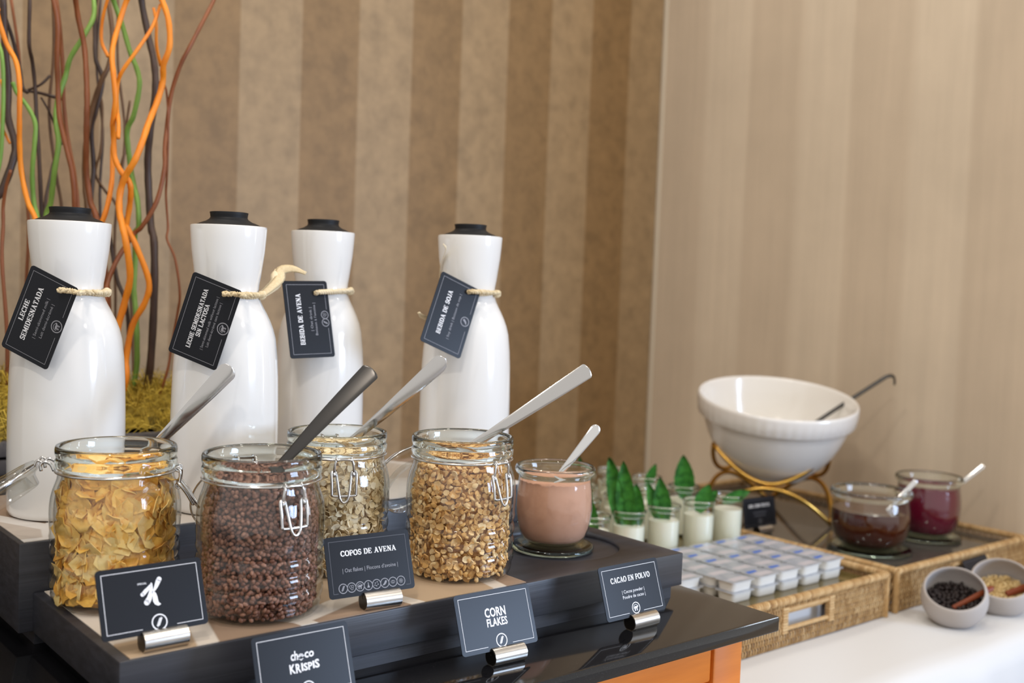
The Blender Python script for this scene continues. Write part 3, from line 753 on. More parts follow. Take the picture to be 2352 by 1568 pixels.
def make_jar(x, y, label, az, lid_az, lid_tilt, swing=0.0, s=1.0, lid_r=0.047):
    t = thing('clip_top_jar', label, 'jar', (x, y, ZF+0.0008), 0, 'clip-top glass cereal jars')
    t.scale = (s, s, 1.0)
    op = jar_body_profile(); bd = MB().lathe(op, 80)
    bd.lathe([(0, 0.0062)]+[(min(0.0500, 0.0462+0.0028*min(1, i/6)), 0.0062+0.0022*i) for i in range(26)]+[(r-0.0036, z) for r, z in op if z > 0.064], 64)
    bd.build('body', 'glass_thin', t, angle=180)
    rim = [(0.0492, 0.1205), (0.0514, 0.1222), (0.0520, 0.1250), (0.0520, 0.1285), (0.0509, 0.1303), (0.0512, 0.1320), (0.0519, 0.1345), (0.0519, 0.1385), (0.0511, 0.1408), (0.0496, 0.1413), (0.0480, 0.1405),
           (0.0470, 0.1380), (0.0462, 0.130), (0.0458, 0.1205), (0.0475, 0.1195)]
    MB().lathe(rim, 80, closed=True).build('rim', 'glass_solid', t, angle=60)
    MB().lathe([(0.0512+0.0011*cos(a_), 0.1188+0.0011*sin(a_)) for a_ in [2*pi*j/8 for j in range(8)]], 72, closed=True).build('neck_wire', 'wire_steel', t, angle=180)
    br, lv = jar_clasp(az, swing)
    c = br.build('clasp', 'wire_steel', t, angle=180); lv.build('lever', 'wire_steel', c, angle=180)
    # hinge and the glass lid hanging open from it
    o = Vector((cos(lid_az), sin(lid_az), 0)); tt = Vector((-sin(lid_az), cos(lid_az), 0)); hz = 0.1215
    h = MB()
    for sx in (-1, 1):
        P = lambda w, z: o*(0.0512+w) + tt*(sx*0.0085) + Vector((0, 0, hz+z))
        wire(h, [P(0, -0.003), P(0.003, 0.003), P(0.008, 0.005), P(0.011, 0.002), P(0.0105, -0.003)], 0.0014)
    P0 = lambda s_: o*(0.0512+0.009) + tt*s_ + Vector((0, 0, hz+0.004))
    wire(h, [P0(-0.0095), P0(0), P0(0.0095)], 0.0010)
    h.build('hinge', 'wire_steel', t, angle=180)
    ax = (o*sin(lid_tilt) + Vector((0, 0, cos(lid_tilt)))).normalized()
    along = (o*cos(lid_tilt) - Vector((0, 0, sin(lid_tilt)))).normalized()
    cen = o*(0.0512+0.013) + Vector((0, 0, hz-0.004)) + along*(lid_r)
    ML = Matrix(((along.x, tt.x, ax.x, cen.x), (along.y, tt.y, ax.y, cen.y), (along.z, tt.z, ax.z, cen.z), (0, 0, 0, 1)))
    q = lid_r/0.047
    lp = [(0, 0.006), (0.030, 0.006), (0.0345, 0.008), (0.0375, 0.0105), (0.041, 0.0115), (0.0455, 0.0105), (0.0470, 0.008), (0.0470, 0.004), (0.0455, 0.002), (0.0425, 0.001), (0.0405, -0.001), (0.0395, -0.009), (0.0375, -0.0105), (0.0350, -0.009), (0.033, 0.001), (0.028, 0.0022), (0, 0.0022)]
    l = MB().lathe([(r*q, z) for r, z in lp], 56, ML).build('lid', 'glass_thin', t, angle=60)
    bw = MB(); bw.lathe([((0.0476+0.0010*cos(a_))*q, 0.006+0.0010*sin(a_)) for a_ in [2*pi*j/7 for j in range(7)]], 56, ML, closed=True)
    wire(bw, [ML @ Vector((-0.0476*q, sx*0.0085, 0.006)) for sx in (-1, 0, 1)] , 0.0010)
    for sx in (-1, 1): wire(bw, [ML @ Vector((-0.047*q, sx*0.0085, 0.006)), ML @ Vector((-0.052*q, sx*0.0085, 0.009)), o*(0.0512+0.0095)+tt*(sx*0.0085)+Vector((0, 0, hz+0.004))], 0.0010)
    bw.build('lid_wire', 'wire_steel', l, angle=180)
    return t
def azim(x, y, deg):
    """direction from the jar towards the viewer's side of the counter, turned by deg to its right"""
    v = Vector((-x, -y, 0)).normalized(); rr = Vector((-v.y, v.x, 0)); d = v*cos(radians(deg)) + rr*sin(radians(deg)); return atan2(d.y, d.x)
J = [(0.349, 0.968), (0.443, 0.873), (0.571, 0.962), (0.669, 0.880)]
make_jar(*J[0], 'clip-top glass jar of large golden flakes, its lid hanging open beside the riser corner', azim(*J[0], 84), azim(*J[0], -98), radians(33), radians(24))
make_jar(*J[1], 'clip-top glass jar filled with dark chocolate puffed rice', azim(*J[1], 29), azim(*J[1], 29)+pi-0.25, radians(62), 0, lid_r=0.043)
make_jar(*J[2], 'clip-top glass jar of pale oat flakes, behind the COPOS DE AVENA card', azim(*J[2], 8), azim(*J[2], 8)+pi, radians(70), 0, 0.972, lid_r=0.043)
make_jar(*J[3], 'clip-top glass jar of small tan corn flakes, next to the cocoa jar', azim(*J[3], 46), azim(*J[3], 46)+pi-0.10, radians(60), 0, lid_r=0.044)

# ------------------------------------------------------------------ cereals
def jar_r(z):
    if z < 0.012: return 0.0455+0.004*min(1, z/0.012)
    if z < 0.09: return 0.0503
    if z < 0.112: return 0.0503-(z-0.09)/0.022*0.0050
    return 0.0448
def flake_mesh(rg, R, nr=4, ns=10, th=0.0007, curl=1.0):
    """a curled blistered flake, thickness th"""
    ex = rg.uniform(0.72, 1.0); ph = rg.uniform(0, 6.28); k1 = rg.uniform(2, 15)*curl*(0.0115/R); k2 = rg.uniform(-9, 12)*curl*(0.0115/R)
    er = [1+rg.uniform(-0.24, 0.18) for _ in range(ns)]
    pts = [(0, 0, 0)]
    for i in range(1, nr+1):
        for j in range(ns):
            an = 2*pi*j/ns + ph; rr = R*(i/nr)*(1+(er[j]-1)*(i/nr)); x = rr*cos(an); y = rr*sin(an)*ex
            z = k1*x*x + k2*y*y + rg.uniform(-1, 1)*0.12*R
            pts.append((x, y, z))
    m = len(pts); vs = pts + [(x, y, z-th) for x, y, z in pts]; fs = []
    for j in range(ns):
        l = (j+1) % ns; fs.append((0, 1+j, 1+l)); fs.append((m, m+1+l, m+1+j))
        for i in range(nr-1):
            a_, b_, c_, d_ = 1+i*ns+j, 1+(i+1)*ns+j, 1+(i+1)*ns+l, 1+i*ns+l
            fs.append((a_, b_, c_, d_)); fs.append((m+a_, m+d_, m+c_, m+b_))
        e = 1+(nr-1)*ns; fs.append((e+j, m+e+j, m+e+l, e+l))
    return vs, fs
def orient(n, spin, tilt_x=0, tilt_y=0):
    q = Vector(n).to_track_quat('Z', 'Y').to_matrix().to_4x4()
    return q @ Matrix.Rotation(spin, 4, 'Z') @ Matrix.Rotation(tilt_x, 4, 'X') @ Matrix.Rotation(tilt_y, 4, 'Y')
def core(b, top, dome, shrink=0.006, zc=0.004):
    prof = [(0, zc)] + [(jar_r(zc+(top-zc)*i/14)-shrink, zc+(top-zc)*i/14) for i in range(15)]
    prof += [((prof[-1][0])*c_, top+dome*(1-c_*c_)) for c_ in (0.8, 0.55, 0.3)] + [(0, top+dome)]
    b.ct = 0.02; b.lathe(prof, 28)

# large golden flakes: each flake a piece of the heap
heap = thing('cereal_flakes', 'large golden cereal flakes heaped in the first clip-top jar', 'cereal', (J[0][0], J[0][1], ZF+0.0008))
rg = random.Random(11); vars_ = []
for k in range(10):
    b = MB(); b.ct = 0.34+0.055*k; vs, fs = flake_mesh(rg, rg.uniform(0.0115, 0.0152), 4, 12); b.add(vs, fs); vars_.append((b.mesh('flake', 'flake_gold', True, 60)))
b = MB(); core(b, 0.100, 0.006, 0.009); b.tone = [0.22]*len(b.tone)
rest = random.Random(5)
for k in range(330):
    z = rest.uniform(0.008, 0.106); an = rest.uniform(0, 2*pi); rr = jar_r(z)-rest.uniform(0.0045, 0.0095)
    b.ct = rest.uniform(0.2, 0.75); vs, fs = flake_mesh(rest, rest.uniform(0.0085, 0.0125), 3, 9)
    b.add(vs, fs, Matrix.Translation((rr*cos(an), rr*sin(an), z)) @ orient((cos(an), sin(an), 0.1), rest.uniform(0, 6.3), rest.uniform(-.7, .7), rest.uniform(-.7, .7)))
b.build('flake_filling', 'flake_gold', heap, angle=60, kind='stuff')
nfl = 0
def put_flake(px, py, pz, n, tx, ty):
    global nfl
    o = put('flake', vars_[nfl % 10], heap); nfl += 1
    o.matrix_local = Matrix.Translation((px, py, pz)) @ orient(n, rg.uniform(0, 6.3), tx, ty)
rows = 11
for i in range(rows):
    z = 0.0165 + i*0.0093
    m = 19
    for j in range(m):
        an = 2*pi*(j+0.5*(i % 2)+rg.uniform(-.3, .3))/m; zz = z+rg.uniform(-.003, .003)
        rr = jar_r(zz)-rg.uniform(0.0034, 0.0060)
        put_flake(rr*cos(an), rr*sin(an), zz, (cos(an), sin(an), rg.uniform(-.14, .16)), rg.uniform(-.24, .24), rg.uniform(-.24, .24))
for k in range(62):
    an = rg.uniform(0, 2*pi); rr = 0.039*sqrt(rg.random()); z = 0.112-rr*0.12+rg.uniform(-.004, .006)
    put_flake(rr*cos(an), rr*sin(an), z, (rg.uniform(-.5, .5), rg.uniform(-.5, .5), 1), rg.uniform(-.5, .5), rg.uniform(-.5, .5))

def fill(name, jar, label, mat, maker, spacing, top, layers, rg, s=1.0, dome=0.004, ntop=300, insets=None):
    b = MB(); core(b, top-0.004, dome, 0.0065)
    lib = [maker(rg) for _ in range(24)]
    for L in range(layers):
        z = 0.006
        while z < top:
            R = jar_r(z)-0.0016-L*0.0028; m = int(2*pi*R/spacing[0])
            for j in range(m):
                an = 2*pi*(j+rg.random()*0.9)/m; zz = z+rg.uniform(-.5, .5)*spacing[1]; r_ = R-rg.random()*0.0016
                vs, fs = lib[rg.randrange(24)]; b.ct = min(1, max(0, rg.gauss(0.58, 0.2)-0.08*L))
                b.add(vs, fs, Matrix.Translation((r_*cos(an), r_*sin(an), zz)) @ orient((cos(an), sin(an), rg.uniform(-.3, .3)), rg.uniform(0, 6.3), rg.gauss(0, .45), rg.gauss(0, .45)))
            z += spacing[1]
    for k in range(ntop):
        an = rg.uniform(0, 2*pi); Rt = jar_r(top)-0.004; r_ = Rt*sqrt(rg.random()); z = top+dome*(1-(r_/Rt)**2)+rg.uniform(-.003, .003)
        vs, fs = lib[rg.randrange(24)]; b.ct = min(1, max(0, rg.gauss(0.5, 0.2)))
        b.add(vs, fs, Matrix.Translation((r_*cos(an), r_*sin(an), z)) @ orient((rg.gauss(0, .5), rg.gauss(0, .5), 1), rg.uniform(0, 6.3)))
    o = b.build(name, mat, None, angle=70, loc=(jar[0], jar[1], ZF+0.0008)); o.scale = (s, s, 1)
    return tag(o, label, 'cereal', kind='stuff')
def mk_puff(rg):
    b = MB(); b.blob(rg.uniform(.0024, .0032), rg.uniform(.0017, .0022), rg.uniform(.0016, .0021), None, 7, 5, 0.10, rg); return b.v, b.f
def mk_oat(rg): return flake_mesh(rg, rg.uniform(.0034, .0048), 2, 7, 0.0006, 0.5)
def mk_gran(rg):
    if rg.random() < 0.62: return flake_mesh(rg, rg.uniform(.0024, .0052), 2, 7, 0.0012, 1.3)
    b = MB(); b.blob(rg.uniform(.0022, .0040), rg.uniform(.0018, .0030), rg.uniform(.0014, .0022), None, 7, 5, 0.28, rg); return b.v, b.f
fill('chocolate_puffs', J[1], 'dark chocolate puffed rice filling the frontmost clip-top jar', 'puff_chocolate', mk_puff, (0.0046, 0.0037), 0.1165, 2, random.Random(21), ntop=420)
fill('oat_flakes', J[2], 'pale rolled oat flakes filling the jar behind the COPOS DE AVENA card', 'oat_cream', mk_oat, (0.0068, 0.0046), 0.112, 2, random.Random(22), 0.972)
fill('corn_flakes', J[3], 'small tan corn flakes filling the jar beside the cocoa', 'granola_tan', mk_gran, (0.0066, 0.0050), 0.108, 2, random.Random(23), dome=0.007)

# ------------------------------------------------------------------ spoons
def flatbar(b, P, W, T, face):
    """flat bar along P with half widths W and half thickness T, its broad side towards 'face'"""
    n = len(P); R = []
    for i in range(n):
        R.append((W[i], T))
    face = Vector(face); t = (P[-1]-P[0]).normalized(); side = t.cross(face).normalized()
    b.tube(P, R, 12, flat=side)
def spoon(label, a, tip, width, mat, deep=0.075, taper=0.5, bowl=True, cat='spoon', rot=0.0, thick=0.0009, tipround=0.35, waist=None, facing=None):
    a, tip = Vector(a), Vector(tip); d = (tip-a).normalized(); L = (tip-a).length; end = a - d*deep
    t = thing('serving_spoon', label, cat, tuple(end), 0, 'serving spoons')
    face = Vector((-tip.x, -tip.y, CAM_H-tip.z)).normalized() if facing is None else Vector(facing).normalized()
    face = Matrix.Rotation(rot, 3, d) @ face
    face = (face - d*face.dot(d)).normalized()
    bow = MB(); n = 64; P = []; W = []
    for i in range(n+1):
        u = 1-(1-i/n)**1.6; s = u*(L+deep); p = d*s + face*(0.0035*sin(pi*u))
        f = u; wd = width/2*(taper+(1-taper)*(max(0, (f-0.25)/0.75)**0.8))
        e = (1-u)*(L+deep)/(width/2)
        if e < tipround*2.2: wd *= sqrt(max(0.0, 1-(1-e/(tipround*2.2))**2))*0.93+0.07
        P.append(p); W.append(wd)
    flatbar(bow, P, W, thick, face)
    bow.build('handle', mat, t, angle=60)
    if bowl:
        bb = MB(); side = d.cross(face).normalized(); bl, bw_ = 0.020, 0.0125; vs = []; fs = []; nu, nv = 10, 14
        for side_z in (0, 1):
            for i in range(nu+1):
                for j in range(nv):
                    an = 2*pi*j/nv; q = i/nu; x = bl*q*cos(an); y = bw_*q*sin(an)
                    vs.append(-d*(bl*0.9) + d*x + side*y - face*(0.0055*(1-q*q) - side_z*0.0009))
        m = (nu+1)*nv
        for z_ in (0, 1):
            for i in range(nu):
                for j in range(nv):
                    l = (j+1) % nv; f = (i*nv+j, i*nv+l, (i+1)*nv+l, (i+1)*nv+j); fs.append(tuple(k+z_*m for k in (f if z_ else f[::-1])))
        for j in range(nv): l = (j+1) % nv; fs.append((nu*nv+j, nu*nv+l, m+nu*nv+l, m+nu*nv+j))
        bb.add(vs, fs); bb.build('bowl', mat, t, angle=70)
    return t
spoon('steel serving spoon standing in the jar of large golden flakes', (0.400, 1.020, 1.077), (0.470, 0.996, 1.156), 0.0200, 'steel_polished', 0.030, 0.42, rot=0.25)
spoon('dark-looking steel serving spoon standing in the chocolate puffs', (0.463, 0.862, 1.087), (0.531, 0.836, 1.166), 0.0190, 'steel_dark', 0.030, 0.50, rot=-0.35, tipround=0.2)
spoon('steel serving spoon with rounded handle end in the oat flakes', (0.604, 0.974, 1.085), (0.686, 0.938, 1.165), 0.0200, 'steel_polished', 0.030, 0.45, rot=0.35, tipround=0.5)
spoon('steel serving spoon standing in the small tan corn flakes', (0.701, 0.886, 1.086), (0.797, 0.832, 1.160), 0.0170, 'steel_polished', 0.032, 0.55, rot=0.1, tipround=0.22)

STEMS=[
(0, 0.0035, 1.5, [(0.381, 1.569), (0.384, 1.562), (0.394, 1.53), (0.403, 1.506), (0.405, 1.475), (0.406, 1.439), (0.41, 1.402), (0.415, 1.366), (0.422, 1.329), (0.428, 1.307), (0.436, 1.259), (0.445, 1.196), (0.448, 1.139), (0.453, 1.081)]),
(2, 0.0032, 1.54, [(0.413, 1.488), (0.419, 1.474), (0.429, 1.457), (0.436, 1.435), (0.436, 1.408), (0.437, 1.37), (0.442, 1.332), (0.446, 1.311), (0.452, 1.253), (0.46, 1.183), (0.464, 1.076)]),
(2, 0.0036, 1.55, [(0.519, 1.622), (0.517, 1.614), (0.513, 1.588), (0.5, 1.56), (0.487, 1.531), (0.484, 1.507), (0.473, 1.471), (0.468, 1.441), (0.469, 1.412), (0.465, 1.373), (0.465, 1.334), (0.461, 1.312), (0.462, 1.242), (0.47, 1.159), (0.477, 1.075)]),
(1, 0.0036, 1.52, [(0.449, 1.604), (0.451, 1.597), (0.457, 1.564), (0.46, 1.523), (0.465, 1.486), (0.467, 1.448), (0.472, 1.41), (0.478, 1.373), (0.483, 1.33), (0.488, 1.279), (0.492, 1.196), (0.497, 1.077)]),
(1, 0.0031, 1.58, [(0.472, 1.619), (0.477, 1.582), (0.485, 1.531), (0.491, 1.476), (0.497, 1.427), (0.503, 1.378), (0.505, 1.334), (0.51, 1.28), (0.521, 1.194), (0.525, 1.07)]),
(1, 0.0039, 1.51, [(0.475, 1.607), (0.479, 1.6), (0.487, 1.577), (0.495, 1.546), (0.495, 1.508), (0.493, 1.469), (0.493, 1.441), (0.497, 1.403), (0.501, 1.374), (0.506, 1.336), (0.51, 1.315), (0.518, 1.256), (0.527, 1.185), (0.526, 1.083)]),
(0, 0.0039, 1.46, [(0.535, 1.61), (0.532, 1.601), (0.523, 1.568), (0.512, 1.532), (0.51, 1.5), (0.513, 1.467), (0.514, 1.439), (0.519, 1.42), (0.52, 1.396), (0.524, 1.377), (0.532, 1.363), (0.536, 1.35), (0.539, 1.329), (0.538, 1.304), (0.537, 1.303), (0.545, 1.279), (0.561, 1.232), (0.559, 1.203), (0.547, 1.171), (0.541, 1.126), (0.537, 1.092)]),
(0, 0.0036, 1.48, [(0.525, 1.421), (0.525, 1.404), (0.522, 1.369), (0.514, 1.339), (0.507, 1.314), (0.498, 1.279), (0.49, 1.209), (0.489, 1.087)]),
(0, 0.0045, 1.44, [(0.57, 1.613), (0.571, 1.605), (0.575, 1.578), (0.576, 1.544), (0.572, 1.52), (0.576, 1.5), (0.569, 1.472), (0.554, 1.442), (0.541, 1.412), (0.532, 1.388), (0.526, 1.371), (0.522, 1.35), (0.52, 1.325), (0.52, 1.303), (0.522, 1.282), (0.53, 1.238), (0.528, 1.203), (0.52, 1.159), (0.518, 1.117), (0.52, 1.093)]),
(0, 0.0026, 1.45, [(0.573, 1.602), (0.558, 1.569), (0.537, 1.535), (0.522, 1.508), (0.519, 1.491), (0.519, 1.463), (0.518, 1.438), (0.514, 1.417)]),
(0, 0.0023, 1.47, [(0.567, 1.598), (0.569, 1.578), (0.573, 1.549), (0.584, 1.526)]),
(0, 0.0023, 1.49, [(0.515, 1.611), (0.513, 1.603), (0.511, 1.578), (0.512, 1.55), (0.518, 1.53)]),
(2, 0.0038, 1.53, [(0.535, 1.622), (0.539, 1.615), (0.554, 1.584), (0.562, 1.55), (0.569, 1.521), (0.57, 1.498), (0.566, 1.461), (0.562, 1.441), (0.565, 1.411), (0.568, 1.371), (0.571, 1.341), (0.573, 1.307), (0.572, 1.297), (0.577, 1.262), (0.575, 1.219), (0.574, 1.186), (0.573, 1.144), (0.573, 1.096)]),
(3, 0.0051, 1.5, [(0.568, 1.623), (0.569, 1.615), (0.577, 1.568), (0.581, 1.529), (0.581, 1.49), (0.578, 1.44), (0.58, 1.401), (0.583, 1.361), (0.584, 1.307), (0.584, 1.285), (0.585, 1.216), (0.586, 1.122), (0.584, 1.08)]),
(1, 0.003, 1.45, [(0.652, 1.628), (0.648, 1.62), (0.628, 1.587), (0.608, 1.55), (0.598, 1.524), (0.591, 1.486), (0.588, 1.445), (0.582, 1.413), (0.577, 1.382), (0.566, 1.338), (0.551, 1.305), (0.544, 1.294), (0.524, 1.262), (0.507, 1.229), (0.5, 1.199), (0.498, 1.096)]),
(1, 0.0017, 1.47, [(0.583, 1.504), (0.587, 1.493), (0.588, 1.448), (0.59, 1.384), (0.594, 1.351), (0.6, 1.308), (0.596, 1.29), (0.603, 1.263), (0.609, 1.217), (0.61, 1.189), (0.608, 1.147), (0.601, 1.101)]),
(3, 0.003, 1.6, [(0.444, 1.617), (0.444, 1.609), (0.445, 1.551), (0.453, 1.528), (0.459, 1.494), (0.46, 1.445), (0.46, 1.395), (0.463, 1.315), (0.47, 1.223), (0.484, 1.069)]),
(3, 0.0027, 1.6, [(0.411, 1.607), (0.413, 1.584), (0.426, 1.557), (0.438, 1.52), (0.441, 1.491), (0.444, 1.484)]),
(3, 0.0052, 1.57, [(0.403, 1.6), (0.409, 1.541), (0.416, 1.492), (0.415, 1.446), (0.421, 1.409), (0.416, 1.383), (0.404, 1.344), (0.393, 1.32), (0.391, 1.239), (0.401, 1.087)]),
(3, 0.0035, 1.61, [(0.545, 1.638), (0.543, 1.629), (0.542, 1.578), (0.54, 1.543), (0.547, 1.516), (0.541, 1.476), (0.538, 1.444), (0.544, 1.394), (0.539, 1.341), (0.536, 1.256), (0.551, 1.079)]),
(4, 0.0038, 1.59, [(0.555, 1.636), (0.554, 1.628), (0.556, 1.578), (0.549, 1.536), (0.54, 1.512), (0.533, 1.479), (0.528, 1.442), (0.523, 1.401), (0.52, 1.36), (0.522, 1.323), (0.53, 1.225), (0.536, 1.075)]),
(4, 0.0021, 1.62, [(0.548, 1.5), (0.553, 1.489), (0.551, 1.451), (0.55, 1.415), (0.547, 1.384), (0.565, 1.36), (0.58, 1.34), (0.593, 1.284), (0.603, 1.076)]),
(2, 0.0029, 1.56, [(0.398, 1.537), (0.4, 1.515), (0.402, 1.463), (0.402, 1.387), (0.396, 1.348), (0.389, 1.251), (0.396, 1.088)]),
(0, 0.0016, 1.58, [(0.403, 1.492), (0.406, 1.477), (0.408, 1.437), (0.417, 1.42), (0.421, 1.411)]),
(1, 0.0025, 1.52, [(0.401, 1.369), (0.399, 1.351), (0.398, 1.324), (0.398, 1.297), (0.394, 1.251), (0.398, 1.166), (0.4, 1.092)]),
(3, 0.0024, 1.6, [(0.49, 1.438), (0.489, 1.408), (0.483, 1.387), (0.476, 1.366), (0.468, 1.336), (0.466, 1.278), (0.478, 1.082)]),
(3, 0.0031, 1.55, [(0.545, 1.307), (0.551, 1.272), (0.556, 1.23), (0.564, 1.199), (0.569, 1.152), (0.567, 1.119)]),
(3, 0.0024, 1.62, [(0.453, 1.491), (0.468, 1.489), (0.48, 1.485), (0.494, 1.483)]),
(3, 0.002, 1.62, [(0.453, 1.491), (0.466, 1.499), (0.478, 1.513)]),
(3, 0.0017, 1.63, [(0.47, 1.483), (0.479, 1.466), (0.49, 1.449), (0.504, 1.422)]),
(4, 0.0021, 1.6, [(0.583, 1.49), (0.582, 1.459), (0.586, 1.428), (0.58, 1.396)]),
(4, 0.0024, 1.63, [(0.485, 1.629), (0.491, 1.55), (0.487, 1.464), (0.495, 1.379), (0.502, 1.305), (0.511, 1.078)]),
(3, 0.0022, 1.64, [(0.559, 1.645), (0.556, 1.549), (0.564, 1.449), (0.557, 1.353), (0.563, 1.192), (0.562, 1.069)]),
(1, 0.0024, 1.63, [(0.434, 1.619), (0.445, 1.525), (0.442, 1.416), (0.454, 1.314), (0.454, 1.191), (0.463, 1.073)]),
(4, 0.0022, 1.62, [(0.577, 1.645), (0.574, 1.543), (0.584, 1.437), (0.574, 1.309), (0.581, 1.18), (0.575, 1.07)])]
STEM_LABELS=['bright orange stem, leftmost of the thick orange ones', 'olive green stem just right of the leftmost orange stem', 'green stem bending right above the first bottle', 'red-brown stem running down to the first bottle stopper', 'dark red-brown stem twinned with the one above the stopper', 'brown-orange stem ending right of the first bottle stopper', 'thick orange stem snaking between the first two bottles', 'orange stem ending at the right shoulder of the first bottle rim', 'thickest orange stem with a sharp elbow near the dark trunk', 'thin orange twig arching left from the thick elbow stem', 'short thin orange twig beside the thick elbow', 'thin orange twig forking left of the long orange stem', 'long green stem behind the snaking orange stem', 'thick dark straight stem right of the orange stems', 'red-brown stem sweeping out to the far right above the bottles', 'thin red-brown twig hanging right of the dark straight stem', 'dark brown stem behind the leftmost orange stem', 'dark thin twig crossing behind the leftmost orange stem', 'thickest dark stem at the left picture edge', 'dark stem behind the brown-orange stems', 'brown curved stem crossing behind the middle stems', 'thin brown twig wriggling behind the long orange stem', 'green stem at the left picture edge', 'thin orange twig at the left picture edge', 'short red-brown stem left of the first bottle', 'dark twig left of the red-brown pair', 'dark slanting stem just right of the first bottle', 'short dark side twig crossing left behind the green stem', 'tiny dark twig branching upward left', 'fine dark twig running down behind the red-brown pair', 'fine brown twig behind the long orange stem', 'straight thin brown stem standing between the red-brown pair and the left green one', 'straight thin dark stem standing behind the right green forked gap', 'faint red-brown stem behind the leftmost orange stem', 'thin brown stem rising just left of the thick dark straight stem']
STEM_FREE={9,10,11,17,23,27,28,29,30}
# ------------------------------------------------------------------ tulip jars
def tulip(x, y, z, R, H, label, lid_label, fill_label, fill_mat, fcat, level, dome=0.0, fine=None, lid=True, cx=0.0, squat=1.0):
    th = 0.0075
    if lid:
        l = MB()
        k = R/0.0445
        l.lathe([(0, 0.001), (0.030*k, 0.001), (0.034*k, 0.0), (0.0435*k, 0.0), (0.0470*k, 0.0015), (0.0478*k, 0.004), (0.0465*k, 0.0064), (0.044*k, 0.0072), (0.036*k, 0.0068), (0.034*k, 0.0075), (0, 0.0075)], 64)
        tag(l.build('glass_saucer', 'glass_green', loc=(x-cx, y, z), angle=50), lid_label, 'saucer', 'glass lids used as saucers')
    else: th = 0
    t = thing('tulip_jar', label, 'jar', (x, y, z+th+0.0005), 0, 'open tulip-shaped glass jars')
    k = R/0.0445; h = H/0.0895
    out = [(0, 0.003), (0.022, 0.003), (0.027, 0.0008), (0.0295, 0.0008), (0.0335, 0.0035), (0.0375, 0.009), (0.0410, 0.018), (0.0434, 0.029), (0.0445, 0.041), (0.0443, 0.052), (0.0434, 0.062), (0.0422, 0.070), (0.0416, 0.0755)]
    if squat != 1.0: out = [(r if i < 3 else r, zz) for i, (r, zz) in enumerate(out)]
    MB().lathe([(r*k, zz*h) for r, zz in out], 72).build('body', 'glass_thin', t, angle=180)
    rim = [(0.0416, 0.0755), (0.0425, 0.0785), (0.0448, 0.0805), (0.0463, 0.0830), (0.0465, 0.0860), (0.0455, 0.0885), (0.0440, 0.0895), (0.0425, 0.0885), (0.0412, 0.0840), (0.0400, 0.0755)]
    MB().lathe([(r*k, zz*h) for r, zz in rim], 72, closed=True).build('rim', 'glass_solid', t, angle=60)
    pts = [(r*k-0.0013, zz*h) for r, zz in out[3:] if zz < level]
    # clip the content's side at its level
    src = [(r*k-0.0013, zz*h) for r, zz in out[3:]]; prof = [(0, 0.0045*h), (src[0][0]-0.001, 0.0045*h)]
    for (r, zz) in src[1:]:
        if zz/h < level: prof.append((r, max(zz, 0.005*h)))
    lr = prof[-1][0]
    prof += [(lr*0.999, level*h), (lr*0.95, level*h+dome*0.1), (lr*0.7, level*h+dome*0.5), (lr*0.35, level*h+dome*0.88), (0, level*h+dome)]
    c = MB(); c.lathe(prof, 64)
    if fine:
        rg = random.Random(3); vv = []
        for (px, py, pz) in c.v:
            if pz > level*h-0.0005: pz += rg.uniform(-fine, fine)
            vv.append((px, py, pz))
        c.v = vv
    o = c.build(fcat.replace(' ', '_')+('_powder' if fcat == 'cocoa' else ''), fill_mat, angle=60, loc=(x, y, z+th+0.0005))
    tag(o, fill_label, fcat, kind='stuff')
tulip(COCOA[0], COCOA[1], ZF-0.005+0.0003, 0.0440, 0.0890, 'open tulip glass jar of cocoa on the black riser', 'greenish glass lid used as saucer under the cocoa jar',
      'pinkish brown cocoa powder filling the glass jar on the riser', 'cocoa_powder', 'cocoa', 0.072, 0.003, 0.0012)
spoon('small bright teaspoon leaning in the cocoa jar', (0.829, 0.912, 1.030), (0.872, 0.892, 1.088), 0.0125, 'steel_bright', 0.022, 0.38, rot=0.2, tipround=0.5)

# ------------------------------------------------------------------ label cards in steel holders
def cw_map(px, py, C, X, Y):   # from a print measured along two card edges to card metres
    return px, py
def dA(p):
    p.frame(CW, CH, mi=0, gap=0.0140, gx=0.003)
    T = lambda q: [((x-965)*5.45e-5 + (y-550)*0.8e-5, -(y-550)*5.2e-5 - (x-965)*0.72e-5 + 0.0052) for x, y in q]
    def drop(pts, ws): p.line([(x, y) for x, y in T(pts)], [w*5.3e-5 for w in ws])
    def cap(x, y, r):
        (cx, cy), = T([(x, y)]); p.poly([(cx+r*5.3e-5*cos(a*pi/8), cy+r*5.3e-5*sin(a*pi/8)) for a in range(16)])
    drop([(985, 428), (968, 500), (935, 580), (900, 650), (870, 690), (846, 718)], [26, 44, 62, 76, 84, 86]); cap(846, 716, 43); cap(984, 428, 13)
    drop([(972, 448), (925, 500), (870, 545), (835, 580), (812, 596)], [34, 52, 58, 60, 60]); cap(812, 596, 30)
    drop([(955, 568), (1000, 530), (1045, 470), (1085, 405), (1115, 362)], [16, 34, 56, 70, 74]); cap(1116, 362, 37)
    drop([(968, 545), (985, 590), (984, 640), (978, 690), (985, 725), (1010, 748), (1042, 745)], [34, 60, 72, 78, 70, 46, 10])
    p.sans('SPECIAL', -0.0108+0.0035, 0.0116, 0.0014, 0.0075, 0, 0.012)
    p.icon('wheat', 0.0030, -0.0192, 0.0059)
